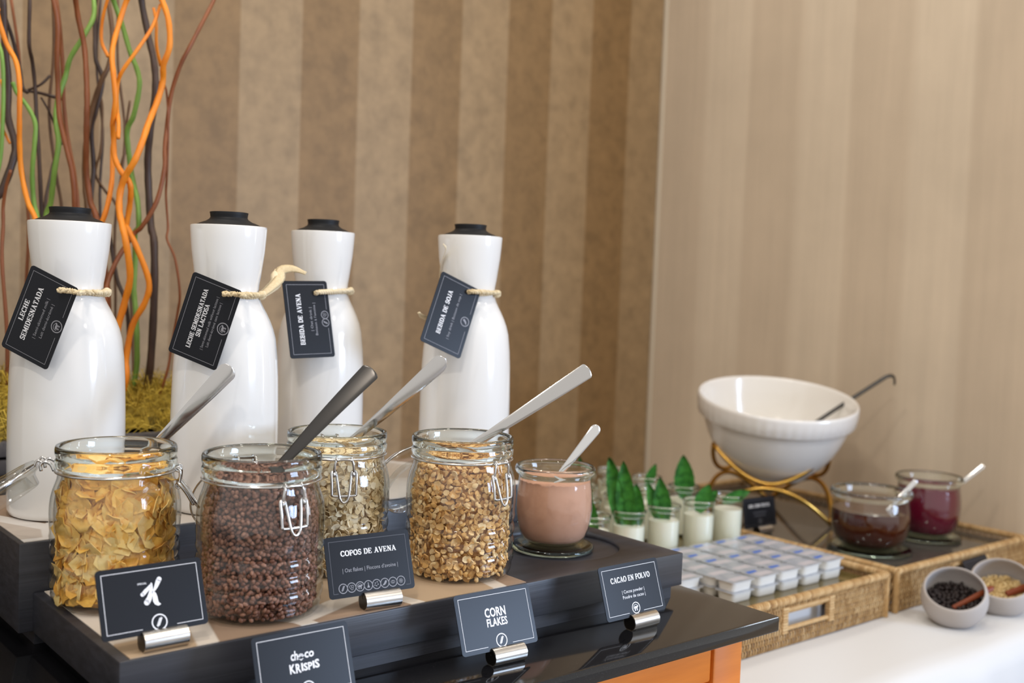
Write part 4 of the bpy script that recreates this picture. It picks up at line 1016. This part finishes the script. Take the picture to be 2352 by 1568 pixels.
def dB(p):
    p.frame(CW, CH, mi=0, gap=0.0140)
    p.sans('ch', -0.0082, 0.0040, 0.0072, 0.0064, 0, 0.022, 0.1)
    # the o of the first word is a little splash
    for k in range(5):
        a_ = radians(25+k*32); p.line([(-0.0024+0.0010*cos(a_), 0.0052+0.0010*sin(a_)), (-0.0024+0.0030*cos(a_), 0.0052+0.0030*sin(a_))], [0.0004, 0.0011])
    p.line([(-0.0046, 0.0044), (-0.0026, 0.0032), (-0.0004, 0.0044)], [0.0002, 0.0010, 0.0002])
    p.sans('co', 0.0050, 0.0044, 0.0066, 0.0084, 0, 0.024, 0.1)
    x = -0.0135
    for ch, wd, dy, h in (('K', 0.0050, -0.0008, 0.0072), ('R', 0.0046, -0.0010, 0.0072), ('I', 0.0016, -0.0002, 0.0062), ('S', 0.0038, -0.0004, 0.0060), ('P', 0.0038, -0.0004, 0.0060), ('I', 0.0016, 0.0002, 0.0058), ('S', 0.0042, 0.0000, 0.0068)):
        p.sans(ch, x+wd/2, -0.0052+dy, h, wd, 0, 0.03); x += wd+0.0003
    p.icon('wheat', 0.0006, -0.0195, 0.0056)
def dC(p):
    p.frame(CW, CH, mi=2, gap=0.034)
    p.slab('COPOS DE AVENA', 0, 0.0092, 0.0049, 0.0560)
    p.sans('| Oat flakes | Flocons d\u2019avoine |', 0, -0.0050, 0.0036, 0.0555, 1)
    for i, kd in enumerate(('wheat', 'peanut', 'cow', 'bottle', 'nuts', 'bean', 'shell', 'flower')): p.icon(kd, (i-3.5)*0.0083, -0.0188, 0.0041, 1)
def dD(p):
    p.frame(CW, CH, mi=0, gap=0.0140)
    p.sans('CORN', -0.0002, 0.0026, 0.0086, 0.0236, 0, 0.028); p.sans('FLAKES', 0.0004, -0.0058, 0.0074, 0.0232, 0, 0.024)
    p.icon('wheat', 0.0020, -0.0190, 0.0058)
def dE(p):
    p.frame(CW, CH, mi=0, gap=0.0105)
    p.slab('CACAO EN POLVO', 0, 0.0088, 0.0056, 0.0570)
    p.sans('| Cocoa powder |', 0.0006, -0.0028, 0.0034, 0.0320, 0); p.sans('Poudre de cacao |', 0.0006, -0.0082, 0.0034, 0.0325, 0)
    p.icon('cow', 0, -0.0188, 0.0054)
def dF(p):
    p.frame(CW, CH, mi=2, gap=0.012)
    p.slab('BOL CON FRUTA', 0, 0.0090, 0.0058, 0.0560)
    for yy, wd in ((-0.0005, 0.034), (-0.0062, 0.030)): p.line([(-wd/2, yy), (wd/2, yy)], 0.0014, 2)
    p.icon('cow', 0, -0.0165, 0.0050, 2)
def dG(p):
    p.frame(CW, CH, mi=2, gap=0.012)
stand_card('black label card with a big white K logo, under the golden flakes jar', 0.330, 0.822, ZF+0.0008, dA, radians(0.5), 21, 'steel holder of the white K logo card', hx=0.006)
stand_card('blue-black label card with a two-line white cereal logo, below the chocolate puffs jar', 0.4265, 0.751, ZG, dB, radians(-1), 20, 'steel holder of the card with the two-line cereal logo', hx=0.004)
stand_card('black label card reading COPOS DE AVENA with a row of allergen icons', 0.529, 0.821, ZF+0.0008, dC, radians(-5), 18.5, 'steel holder of the COPOS DE AVENA card', hx=0.008)
stand_card('blue-black label card reading CORN FLAKES on the granite edge', 0.627, 0.756, ZG, dD, radians(-2.5), 20.5, 'steel holder of the CORN FLAKES card', hx=0.007)
stand_card('dark label card reading CACAO EN POLVO before the cocoa jar', 0.8075, 0.758, ZG, dE, 0, 19, 'steel holder of the CACAO EN POLVO card', hx=0.008)
stand_card('dark label card ending in CON FRUTA, before the brass bowl stand', 1.618, 1.222, ZI, dF, radians(-4), 10, 'shiny steel holder of the CON FRUTA card', hx=0.008)
stand_card('dark label card lying low behind the two small grey bowls', 1.795, 0.882, ZT+0.001, dG, radians(2), 30, 'steel holder behind the grey bowl of seeds', hx=0.03)

# ------------------------------------------------------------------ rattan trays
def weave_side(L, z0, z1, M, rg, hole=None, pitch=0.0058, row=0.0092):
    """twined cane: rows of short slanting stitches over thin stakes and runners"""
    b = MB(); n = int(L/(2*pitch)); rows = max(3, round((z1-z0)/row)); row = (z1-z0)/rows
    for i in range(n+1):
        u = -L/2+L*i/n; segs = [(z0, z1)]
        if hole and hole[0]-0.001 < u < hole[1]+0.001: segs = [(z0, hole[2]), (hole[3], z1)]
        for (a_, c_) in segs: b.ct = rg.uniform(0.0, 0.15); b.tube([(u, 0.0022, a_), (u, 0.0016, c_)], 0.0014, 5, M=M)  # stakes and runners toned dark to paint shade into the gaps
    for k in range(rows+1):
        v = z0+k*row; runs = [(-L/2, L/2)]
        if hole and hole[2]-0.001 < v < hole[3]+0.001: runs = [(-L/2, hole[0]), (hole[1], L/2)]
        for (a_, c_) in runs: b.ct = rg.uniform(0.1, 0.3); b.tube([(a_, 0.0012, v), (c_, 0.0006, v)], 0.0013, 5, M=M)
    m = int(L/pitch)
    for k in range(rows):
        va, vb = z0+k*row, z0+(k+1)*row; tone = rg.uniform(0.45, 0.7)
        for i in range(m):
            u = -L/2+L*(i+0.5+(0.25 if k % 2 else -0.25))/m
            if hole and hole[0]-0.002 < u < hole[1]+0.002 and vb > hole[2] and va < hole[3]: continue
            b.ct = min(1, max(0, tone+rg.gauss(0, 0.14))); s_ = 0.0011
            pts = [(u-s_, 0.0008, va-0.0006), (u-s_*0.5, -0.0016, va+row*0.25), (u+s_*0.5, -0.0018, va+row*0.75), (u+s_, 0.0006, vb+0.0006)]
            b.tube(pts, (0.0011, 0.00155), 5, M=M, flat=(0, 1, 0), caps=False)
    return b
def rim_roll(L, M, rg, r=0.0056):
    b = MB(); n = int(L/0.0052)
    for i in range(n):
        u = -L/2+L*(i+0.5)/n; b.ct = min(1, max(0, rg.gauss(0.62, 0.16)))
        pts = [(u+0.0018*sin(a_)+0.0, r*cos(a_), r*0.86*sin(a_)) for a_ in [2*pi*j/9 for j in range(9)]]
        b.tube(pts, (0.0027, 0.0012), 5, closed=True, M=M, flat=(1, 0, 0))
    b.ct = 0.4; b.tube([(-L/2, 0, 0), (L/2, 0, 0)], r*0.9, 8, M=M)
    return b
def tray(label, x0, x1, y0, y1, glass, hole):
    t = thing('rattan_tray', label, 'tray', ((x0+x1)/2, (y0+y1)/2, ZT+0.0012), 0, 'woven rattan trays')
    W, D, H = x1-x0, y1-y0, ZRIM-ZT-0.0012; rg = random.Random(int(x0*1000))
    sides = [(W, Matrix.Translation((0, -D/2, 0)), hole), (W, Matrix.Translation((0, D/2, 0)) @ Matrix.Rotation(pi, 4, 'Z'), hole),
             (D, Matrix.Translation((W/2, 0, 0)) @ Matrix.Rotation(pi/2, 4, 'Z'), None), (D, Matrix.Translation((-W/2, 0, 0)) @ Matrix.Rotation(-pi/2, 4, 'Z'), None)]
    for L, M, h in sides:
        weave_side(L-0.006, 0.003, H-0.008, M, rg, h).build('woven_side', 'rattan', t, angle=180, kind='stuff')
        rim_roll(L, M @ Matrix.Translation((0, 0, H-0.0058)), rg).build('rim', 'rattan', t, angle=180, kind='stuff')
        if h:
            for u in (h[0], h[1]):
                f = MB(); f.ct = 0.7
                for q in range(int((h[3]-h[2]+0.012)/0.0042)):
                    f.ct = rg.uniform(.55, .85); z_ = h[2]-0.006+0.0042*(q+0.5)
                    f.box((u+(0.005 if u > 0 else -0.005), 0, z_), (0.012, 0.009, 0.0038), M, 0.0009)
                f.build('handle_edge', 'rattan', t)
            for v in (h[2], h[3]):
                f = MB(); f.ct = 0.6; f.tube([(h[0], 0, v), (h[1], 0, v)], 0.0034, 8, M=M); f.build('handle_edge', 'rattan', t)
        MB().tube([M @ Vector((-L/2, 0, 0.002)), M @ Vector((-L/2, 0, H-0.004))], 0.0052, 8).build('corner_post', 'rattan', t)
    MB().box((0, 0, ZI-ZT-0.0012-0.008), (W-0.012, D-0.012, 0.008)).build('floor_board', 'rattan', t, smooth=False)
    MB().box((0.0085, -D/2+0.022, 0.0385), (0.128, 0.002, 0.040)).build('bright_backing', 'cloth_white', t, smooth=False)  # white panel added behind the hand hole to make it look bright
    MB().box((0, 0, ZI-ZT-0.0012-0.0021), (W-0.014, D-0.014, 0.0038)).build('glass_sheet', glass, t, smooth=False)
    return t
tray('rattan tray with a hand hole, carrying butter tubs and mint glasses', 1.105, 1.530, 0.912, 1.545, 'tray_glass_olive', (-0.043, 0.058, 0.0275, 0.0545))
tray('rattan tray under the big bowl, honey and jam jars', 1.562, 1.990, 0.914, 1.560, 'tray_glass', (-0.040, 0.064, 0.0255, 0.0545))

# butter tubs
def make_tub(label, loc, stripe):
    t = thing('butter_tub', label, 'tub', loc, 0, 'butter tubs on the rattan tray')
    bm = MB(); out = rrect(0.0465, 0.0315, 0.008, 4); inn = rrect(0.0420, 0.0275, 0.0072, 4); n = len(out)
    vs = [(x, y, 0) for x, y in inn] + [(x, y, 0.0022) for x, y in [(a_*1.04, b_*1.05) for a_, b_ in inn]] + [(x, y, 0.0138) for x, y in out]
    fs = [tuple(range(n-1, -1, -1))] + [(k*n+i, k*n+(i+1) % n, (k+1)*n+(i+1) % n, (k+1)*n+i) for k in range(2) for i in range(n)]
    bm.add(vs, fs); bm.prism(rrect(0.0512, 0.0356, 0.0052, 4), 0.0138, 0.0143); bm.build('cup', 'cup_plastic', t, angle=40)
    MB().prism(rrect(0.0516, 0.0360, 0.0054, 4), 0.0143, 0.0147).build('lid', 'foil_lid', t, smooth=False)
    p = MB()
    if stripe:
        p.cur = 0; p.add([(-0.021, 0.004, 0), (0.002, 0.006, 0), (0.004, 0.0135, 0), (-0.018, 0.0135, 0)], [(0, 1, 2, 3)])
    p.cur = 1; p.add([(-0.016, -0.011, 0), (0.018, -0.011, 0), (0.018, 0.002, 0), (-0.016, 0.002, 0)], [(0, 1, 2, 3)])
    p.build('lid_print', ['print_blue', 'print_pink'], t, smooth=False, loc=(0, 0, 0.01478))
    return t
ordn = ['first', 'second', 'third', 'fourth', 'fifth', 'sixth']
tub0 = {}; rg = random.Random(31)
for lay in (0, 1):
    for r_ in range(5):
        for c_ in range(-1, 5):
            if c_ == -1 and r_ == 0: continue
            x = 1.247+0.0556*c_ + rg.uniform(-.0016, .0016); y = 0.982+0.0372*r_ + rg.uniform(-.001, .001) + (0.012 if c_ == -1 else 0)
            lb = '%s butter tub: %s from the tray\u2019s right rim, %s row from its front' % ('upper' if lay else 'lower', ordn[4-c_], ordn[r_])
            st = rg.random() < 0.55; loc = (x, y, ZI+0.0003+lay*0.0151)
            if st not in tub0: tub0[st] = make_tub(lb, loc, st)
            else: dup(tub0[st], loc, rg.uniform(-.05, .05), lb)

# mint glasses
def make_glass(label, loc, H, level):
    t = thing('dessert_glass', label, 'glass', loc, 0, 'dessert glasses on the rattan tray')
    MB().lathe([(0, 0.004), (0.0225, 0.004), (0.0236, 0.0006), (0.0246, 0.002), (0.0252, 0.02), (0.0258, 0.060), (0.0262, H-0.010)], 40).build('body', 'glass_tumbler', t, angle=180)
    MB().lathe([(0.0262, H-0.010), (0.0268, H-0.006), (0.0278, H-0.003), (0.0277, H-0.0005), (0.0266, H), (0.0254, H-0.001), (0.0250, H-0.006), (0.0248, H-0.010)], 40, closed=True).build('rim', 'glass_solid', t, angle=180)
    MB().lathe([(0, 0.0045), (0.0232, 0.0045), (0.0240, 0.02), (0.0248, level-0.002), (0.0246, level), (0, level-0.0008)], 40).build('yogurt', 'yogurt', t, angle=40)
    return t
def leaf(label, x, y, z, L, wd, az, tilt, second=None):
    def blade(L, wd, az, tilt, off=(0, 0, 0)):
        b = MB(); n, m = 14, 6; vs = []; fs = []; th = 0.0005
        d = Vector((cos(az)*sin(tilt), sin(az)*sin(tilt), cos(tilt)))
        face = Vector((-x, -y, 0.1)).normalized(); side = d.cross(face).normalized(); nrm = side.cross(d)
        for sd in (0, 1):
            for i in range(n+1):
                u = i/n; ww = wd*(sin(pi*min(1, u*0.93+0.07))**0.75)*(1-0.25*u) * (1+0.05*(i % 2))
                for j in range(m+1):
                    v = (j/m-0.5)*2; p = Vector((x, y, z))+Vector(off)+d*(u*L)+side*(v*ww/2)+nrm*(0.10*wd*v*v+0.0012*sin(i*2.3)*abs(v)+0.05*L*sin(u*2.2)-sd*th)
                    vs.append(p)
        N = (n+1)*(m+1)
        for sd in (0, 1):
            for i in range(n):
                for j in range(m):
                    f = (i*(m+1)+j, i*(m+1)+j+1, (i+1)*(m+1)+j+1, (i+1)*(m+1)+j); fs.append(tuple(k+sd*N for k in (f if sd == 0 else f[::-1])))
        b.add(vs, fs); return b
    b = blade(L, wd, az, tilt); base = Vector((x, y, z)); b.v = [tuple(Vector(p)-base) for p in b.v]
    if second is None:
        o = b.build('mint_leaf', 'mint_green', angle=180, loc=(x, y, z)); return tag(o, label, 'leaf', 'mint leaves in the glasses')
    t = thing('mint_sprig', label, 'leaf', (x, y, z), 0, 'mint leaves in the glasses'); b.build('leaf', 'mint_green', t, angle=180)
    for s_ in second:
        q = blade(*s_); q.v = [tuple(Vector(p)-base) for p in q.v]; q.build('leaf', 'mint_green', t, angle=180)
    return t
GX = [1.167, 1.244, 1.327, 1.409, 1.492]; GY = [1.197, 1.296, 1.392, 1.484]
g0 = None; HG = 0.090
gl_rows = {0: (0, 1, 2, 3, 4), 1: (1, 2, 3, 4), 2: (2, 3, 4), 3: (3, 4)}
rown = ['front', 'second', 'third', 'back']
for r_, cs in gl_rows.items():
    for c_ in cs:
        lb = 'glass of pale yogurt, %s row, %s from the tray\u2019s right rim' % (rown[r_], ordn[4-c_])
        loc = (GX[c_]+rg.uniform(-.003, .003), GY[r_]+rg.uniform(-.003, .003), ZI+0.0003)
        if g0 is None: g0 = make_glass(lb, loc, HG, 0.0655)
        else: dup(g0, loc, 0, lb)
ZL = ZI+0.058
RV = atan2(-0.64, 0.77)     # towards the right as seen from the counter's front
leaf('mint leaf in the front-row glass next to the cocoa jar', 1.172, 1.197, ZL-0.003, 0.092, 0.030, RV+pi, 0.30)
leaf('tall double mint leaf in the second front-row glass', 1.244, 1.197, ZL, 0.112, 0.034, RV+pi, 0.10, [(0.075, 0.030, RV+pi, 0.02, (0.012, -0.006, 0)), (0.115, 0.028, RV+pi, 0.22, (-0.006, 0.008, 0.004))])
leaf('dark mint leaf in the third front-row glass', 1.330, 1.197, ZL, 0.078, 0.032, RV+pi, 0.14, [(0.070, 0.024, RV+pi, 0.34, (-0.004, 0.006, 0.002))])
leaf('small folded mint leaf at the rim of the fourth front-row glass', 1.412, 1.197, ZL+0.010, 0.052, 0.030, RV, 0.35, [(0.045, 0.024, RV, 0.75, (0.006, 0.004, 0.004))])
leaf('mint leaf lying over the rim of the glass at the tray corner', 1.478, 1.200, ZL+0.020, 0.052, 0.022, RV, 1.15)
leaf('broad upright mint leaf in a second-row glass, tallest on the right', 1.492, 1.296, ZL+0.006, 0.082, 0.040, RV+pi, 0.08)
leaf('mint leaf in the second-row glass behind the tall double leaf', 1.327, 1.296, ZL, 0.098, 0.032, RV+pi, 0.22)
leaf('tiny mint sprig in a third-row glass', 1.492, 1.392, ZL+0.012, 0.048, 0.020, RV, 0.35)
leaf('pointed mint leaf in a second-row glass, seen above the cocoa spoon', 1.244, 1.296, ZL, 0.105, 0.026, RV+pi, 0.12)

# ------------------------------------------------------------------ big bowl on its brass stand, ladle
BC = Vector((1.775, 1.326, 0)); BZ = 0.893
bt = thing('serving_bowl', 'large white ceramic bowl with a banded rim on the brass stand', 'bowl', (BC.x, BC.y, BZ))
vdir = Vector((-BC.x, -BC.y, 0)).normalized(); rdir = Vector((-vdir.y, vdir.x, 0))
bt.rotation_euler = (Matrix.Rotation(radians(-3.4), 3, vdir) @ Matrix.Rotation(radians(10.0), 3, rdir)).to_euler()
Hb = 0.152
prof = [(0, 0.006), (0.060, 0.006), (0.064, 0.0), (0.073, 0.0), (0.076, 0.003), (0.078, 0.008), (0.090, 0.017), (0.106, 0.034), (0.119, 0.053), (0.1295, 0.074), (0.1375, 0.096), (0.1415, 0.111),
        (0.1425, 0.1125), (0.1490, 0.1135), (0.1510, 0.116), (0.1535, 0.134), (0.1545, 0.146), (0.1540, 0.150), (0.1520, 0.1522), (0.1490, 0.1515), (0.1465, 0.147), (0.140, 0.115), (0.131, 0.085), (0.115, 0.052), (0.092, 0.027), (0.060, 0.013), (0, 0.011)]
def scallop(r, z, an):
    if 0.112 < z < 0.135 and r > 0.146: return r + 0.0011*abs(sin(an*26)), z
    return r, z
MB().lathe(prof, 208, mod=scallop).build('body', 'bowl_ceramic', bt, angle=55)
c = MB().lathe([(0, 0.055), (0.1155, 0.055), (0.1150, 0.0535)], 64)
ct = c.build('yogurt', 'yogurt', bt, angle=60)
st = thing('wire_bowl_stand', 'brass wire stand of crossing arcs holding the white bowl', 'stand', (BC.x, BC.y, ZI))
v2 = vdir
for k in range(3):
    a0 = atan2(vdir.y, vdir.x) + pi/3*0 + k*2*pi/3
    up_ = []; dn = []
    for i in range(25):
        q = -1+2*i/24; an = a0 + q*pi/3*1.0
        Rr = 0.100 + 0.025*q*q
        up_.append((Rr*cos(an), Rr*sin(an), 0.078+0.064*abs(q)**1.9)); 
        R2 = 0.103 + 0.034*q*q
        dn.append((R2*cos(an), R2*sin(an), 0.0695-0.0655*abs(q)**2.1))
    MB().tube(up_, 0.0046, 10).build('upper_arc', 'brass_wire', st, angle=180)
    MB().tube(dn, 0.0046, 10).build('lower_arc', 'brass_wire', st, angle=180)
lad = thing('ladle', 'thin steel ladle with a hooked end resting in the white bowl', 'ladle', (1.80, 1.31, 0.952))
hb = MB(); P = [Vector((1.83, 1.288, 0.975)), Vector((1.874, 1.253, 1.016)), Vector((1.945, 1.199, 1.078)), Vector((1.958, 1.189, 1.088)), Vector((1.967, 1.183, 1.088)), Vector((1.970, 1.181, 1.080)), Vector((1.970, 1.181, 1.071))]
o3 = Vector(lad.location); hb.tube([p-o3 for p in smooth_path(P, 5)], (0.0040, 0.0016), 8); hb.build('handle', 'steel_dark', lad, angle=180)
MB().lathe([(0, 0), (0.016, 0.003), (0.028, 0.012), (0.033, 0.024), (0.032, 0.0245), (0.027, 0.013), (0.015, 0.005), (0, 0.002)], 28, Matrix.Translation((0.005, -0.005, -0.004))).build('scoop', 'steel_polished', lad, angle=60)

# ------------------------------------------------------------------ honey and jam
tulip(1.690, 1.045, ZI+0.0003, 0.0665, 0.0985, 'wide glass jar of dark honey at the front of the tray', 'greenish glass lid used as saucer under the honey jar', 'dark amber honey half filling the wide glass jar', 'honey', 'honey', 0.058)
tulip(1.870, 1.040, ZI+0.0003, 0.0575, 0.1080, 'glass jar of purple berry jam beside the honey', 'greenish glass lid used as saucer under the jam jar', 'dark purple red berry jam filling the glass jar', 'jam', 'jam', 0.074, 0.003, 0.0016)
spoon('small steel spoon leaning on the honey jar rim', (1.718, 1.021, 0.885), (1.752, 0.998, 0.929), 0.0090, 'steel_bright', 0.050, 0.6, rot=0.2, tipround=0.3)
spoon('narrow steel spoon leaning out of the jam jar', (1.927, 1.018, 0.896), (1.968, 0.988, 0.940), 0.0100, 'steel_polished', 0.060, 0.6, rot=-0.2, tipround=0.3)

# ------------------------------------------------------------------ small tilted stoneware bowls
def tilted_bowl(label, x, y, R, tilt, d=0.37):
    t = thing('condiment_bowl', label, 'bowl', (x, y, ZT+0.0015), 0, 'small grey stoneware bowls')
    v = Vector((-x, -y, 0)).normalized(); n = (v*sin(tilt)+Vector((0, 0, cos(tilt)))).normalized()
    M = Matrix.Translation((0, 0, R*0.86)) @ n.to_track_quat('Z', 'Y').to_matrix().to_4x4()
    a1 = math.asin(d); prof = [(0, -R)]
    for i in range(1, 25):
        a_ = -pi/2+(a1+pi/2)*i/24; prof.append((R*cos(a_), R*sin(a_)))
    ri = R-0.0042; e = R*cos(a1)
    prof += [(e-0.0012, R*d+0.0012), (e-0.0030, R*d+0.0011)]
    for i in range(24, 0, -1):
        a_ = -pi/2+(a1*1.0+pi/2)*i/24; prof.append((ri*cos(a_), ri*sin(a_)))
    prof.append((0, -ri))
    b = MB().lathe(prof, 64, M); k = len(b.v)
    half = 1+24*64+64
    vv = []
    for i, (px, py, pz) in enumerate(b.v):
        lim = 0.0 if i < half else 0.0045
        if pz < lim: pz = lim
        vv.append((px, py, pz))
    b.v = vv; b.build('body', 'stoneware_grey', t, angle=50); return n
B1 = (1.592, 0.833); B2 = (1.716, 0.821)
tilted_bowl('small grey stoneware bowl of raisins tilted open on the tablecloth', *B1, 0.0490, radians(34))
tilted_bowl('small grey stoneware bowl of pale seeds beside the raisin bowl', *B2, 0.0490, radians(32))
rg = random.Random(41); lib = []; nr_ = 0
for k in range(6):
    b = MB(); b.ct = rg.uniform(.2, .7); b.blob(rg.uniform(.0040, .0056), rg.uniform(.0032, .0042), rg.uniform(.0026, .0036), None, 8, 6, 0.16, rg); lib.append(b.mesh('raisin', 'raisin_dark', True, 180))
for lay in range(3):
    st_ = 0.0066; m_ = 7
    for i in range(-m_, m_+1):
        for j in range(-m_, m_+1):
            px, py = (i+rg.uniform(-.35, .35)+0.5*(j % 2))*st_, (j+rg.uniform(-.35, .35))*st_
            s_ = -px*0.886-py*0.464; zc = 0.0275+0.40*max(0, 0.024-s_)-0.0062*lay+rg.uniform(-.0015, .0015)
            q_ = 0.0445**2-(zc-0.042)**2
            if zc < 0.009 or q_ <= 0 or sqrt(px*px+py*py) > sqrt(q_)-0.0045: continue
            if lay == 2 and s_ < -0.005: continue
            o = put('raisin', lib[rg.randrange(6)], None, (B1[0]+px, B1[1]+py, ZT+0.0015+zc), (rg.uniform(0, 6), rg.uniform(0, 6), rg.uniform(0, 6)))
            tag(o, 'dark wrinkled raisin in the tilted grey bowl with the rosewood spoon', 'raisin', 'raisins in the grey bowl'); nr_ += 1
b = MB(); b.ct = 0.4; b.lathe([(0, 0.006), (0.022, 0.007), (0.034, 0.016), (0.0395, 0.027), (0.036, 0.0305), (0.02, 0.0335), (0, 0.0345)], 24)
b.v = [(px, py, pz+(0.42*max(0, 0.012-(-px*0.90-py*0.43))-0.003 if pz > 0.025 else 0)) for px, py, pz in b.v]
for k in range(900):
    an = rg.uniform(0, 2*pi); r_ = 0.0385*sqrt(rg.random()); b.ct = min(1, max(0, rg.gauss(.55, .22)))
    b.blob(0.0024, 0.0015, 0.0013, Matrix.Translation((r_*cos(an), r_*sin(an), 0.0325-r_*r_*2.2+0.42*max(0, 0.012-(-(r_*cos(an))*0.90-(r_*sin(an))*0.43))+rg.uniform(-.001, .002))) @ Euler((rg.uniform(0, 6), rg.uniform(0, 6), rg.uniform(0, 6))).to_matrix().to_4x4(), 5, 4)
tag(b.build('sesame_seeds', 'seed_tan', angle=180, loc=(B2[0], B2[1], ZT+0.0015)), 'pale tan seeds heaped in the second small grey bowl', 'seeds', kind='stuff')
spoon('slender rosewood spoon lying across the raisin bowl', (1.578, 0.822, 0.780), (1.640, 0.797, 0.806), 0.0095, 'wood_rosewood', 0.006, 0.8, bowl=False, thick=0.0026, tipround=0.5)
spoon('dark rosewood scoop lying in the bowl of pale seeds', (1.706, 0.803, 0.785), (1.772, 0.785, 0.797), 0.0130, 'wood_rosewood', 0.006, 0.8, bowl=False, thick=0.003, tipround=0.5)

# ------------------------------------------------------------------ planter, moss and painted stems
pl = thing('planter', 'weathered grey slatted planter behind the white bottles', 'planter', (0.42, 1.53, ZG))
PW, PD, PH = 0.56, 0.24, 0.135
for k in range(6):
    z = 0.011+k*0.0224; rg2 = random.Random(k)
    for (cx, cy, sx, sy) in ((0, -PD/2, PW, 0.014), (0, PD/2, PW, 0.014), (-PW/2, 0, 0.014, PD-0.016), (PW/2, 0, 0.014, PD-0.016)):
        b = MB(); b.ct = rg2.uniform(.2, .85); b.box((cx, cy, z), (sx, sy, 0.0195), b=0.003); b.build('slat', 'slat_weathered', pl)
for sx in (-1, 1):
    for sy in (-1, 1):
        b = MB(); b.ct = 0.3; b.box((sx*(PW/2-0.008), sy*(PD/2-0.012), PH/2), (0.016, 0.012, PH), b=0.002); b.build('corner_post', 'slat_weathered', pl)
b = MB(); b.ct = 0.4; b.box((0, 0, 0.118), (PW-0.02, PD-0.02, 0.01)); b.build('soil', 'stem_dark', pl, smooth=False)
b = MB(); rg = random.Random(51)
def mossz(x, y): return 0.118 + 0.088*max(0, 1-((x)/0.285)**4)*max(0, 1-(y/0.125)**2)*(0.8+0.2*sin(x*31+1)*cos(y*27))
nx, ny = 36, 16
vs = [(-0.272+0.544*i/nx, -0.112+0.224*j/ny, mossz(-0.272+0.544*i/nx, -0.112+0.224*j/ny)+rg.uniform(-.004, .004)) for j in range(ny+1) for i in range(nx+1)]
for j in range(ny):
    for i in range(nx):
        b.ct = rg.uniform(.1, .5); b.add([vs[j*(nx+1)+i], vs[j*(nx+1)+i+1], vs[(j+1)*(nx+1)+i+1], vs[(j+1)*(nx+1)+i]], [(0, 1, 2, 3)])
for k in range(6500):
    x = rg.uniform(-.275, .275); y = rg.uniform(-.115, .115); z = mossz(x, y)-0.004; b.ct = min(1, max(0, rg.gauss(.55, .22)))
    an = rg.uniform(0, 6.28); L = rg.uniform(.022, .060); up_ = rg.uniform(.1, .85); w_ = rg.uniform(.0005, .0010); d = Vector((cos(an)*(1-up_), sin(an)*(1-up_), up_)).normalized(); s_ = d.orthogonal().normalized()*w_
    p0 = Vector((x, y, z)); p1 = p0+d*L*0.55+Vector((0, 0, .002)); p2 = p0+d*L+Vector((rg.uniform(-.01, .01), rg.uniform(-.01, .01), -L*0.35))
    b.add([p0-s_, p0+s_, p1+s_, p1-s_, p2], [(0, 1, 2, 3), (3, 2, 4)])
tag(b.build('dried_moss', 'moss_ochre', angle=180, loc=(0.42, 1.53, ZG)), 'ochre green dried moss covering the planter behind the bottles', 'moss', kind='stuff')
SM = ['stem_orange', 'stem_redbrown', 'stem_green', 'stem_dark', 'stem_brown']
for i, (colr, rad, Y, pts) in enumerate(STEMS):
    rg = random.Random(100+i); base = Vector((pts[-1][0], Y, pts[-1][1]))
    P = [Vector((x, Y+0.012*sin(k*1.1+i), z)) for k, (x, z) in enumerate(pts)]
    low = P[-1]
    if i in STEM_FREE: pass
    elif low.z > ZG+0.15:
        P.append(Vector((low.x*0.9+0.42*0.1, (Y+1.53)/2, ZG+0.125))); 
    P = smooth_path(P, 5); n = len(P)
    R = [rad*(0.86+0.22*q/n)*(1+0.05*sin(q*1.7+i)) for q in range(n)]
    b = MB(); b.tube([p-P[-1] for p in P], R, 8)
    o = b.build('willow_stem', SM[colr], angle=180, loc=tuple(P[-1]))
    tag(o, STEM_LABELS[i], 'branch', 'painted willow stems in the planter')
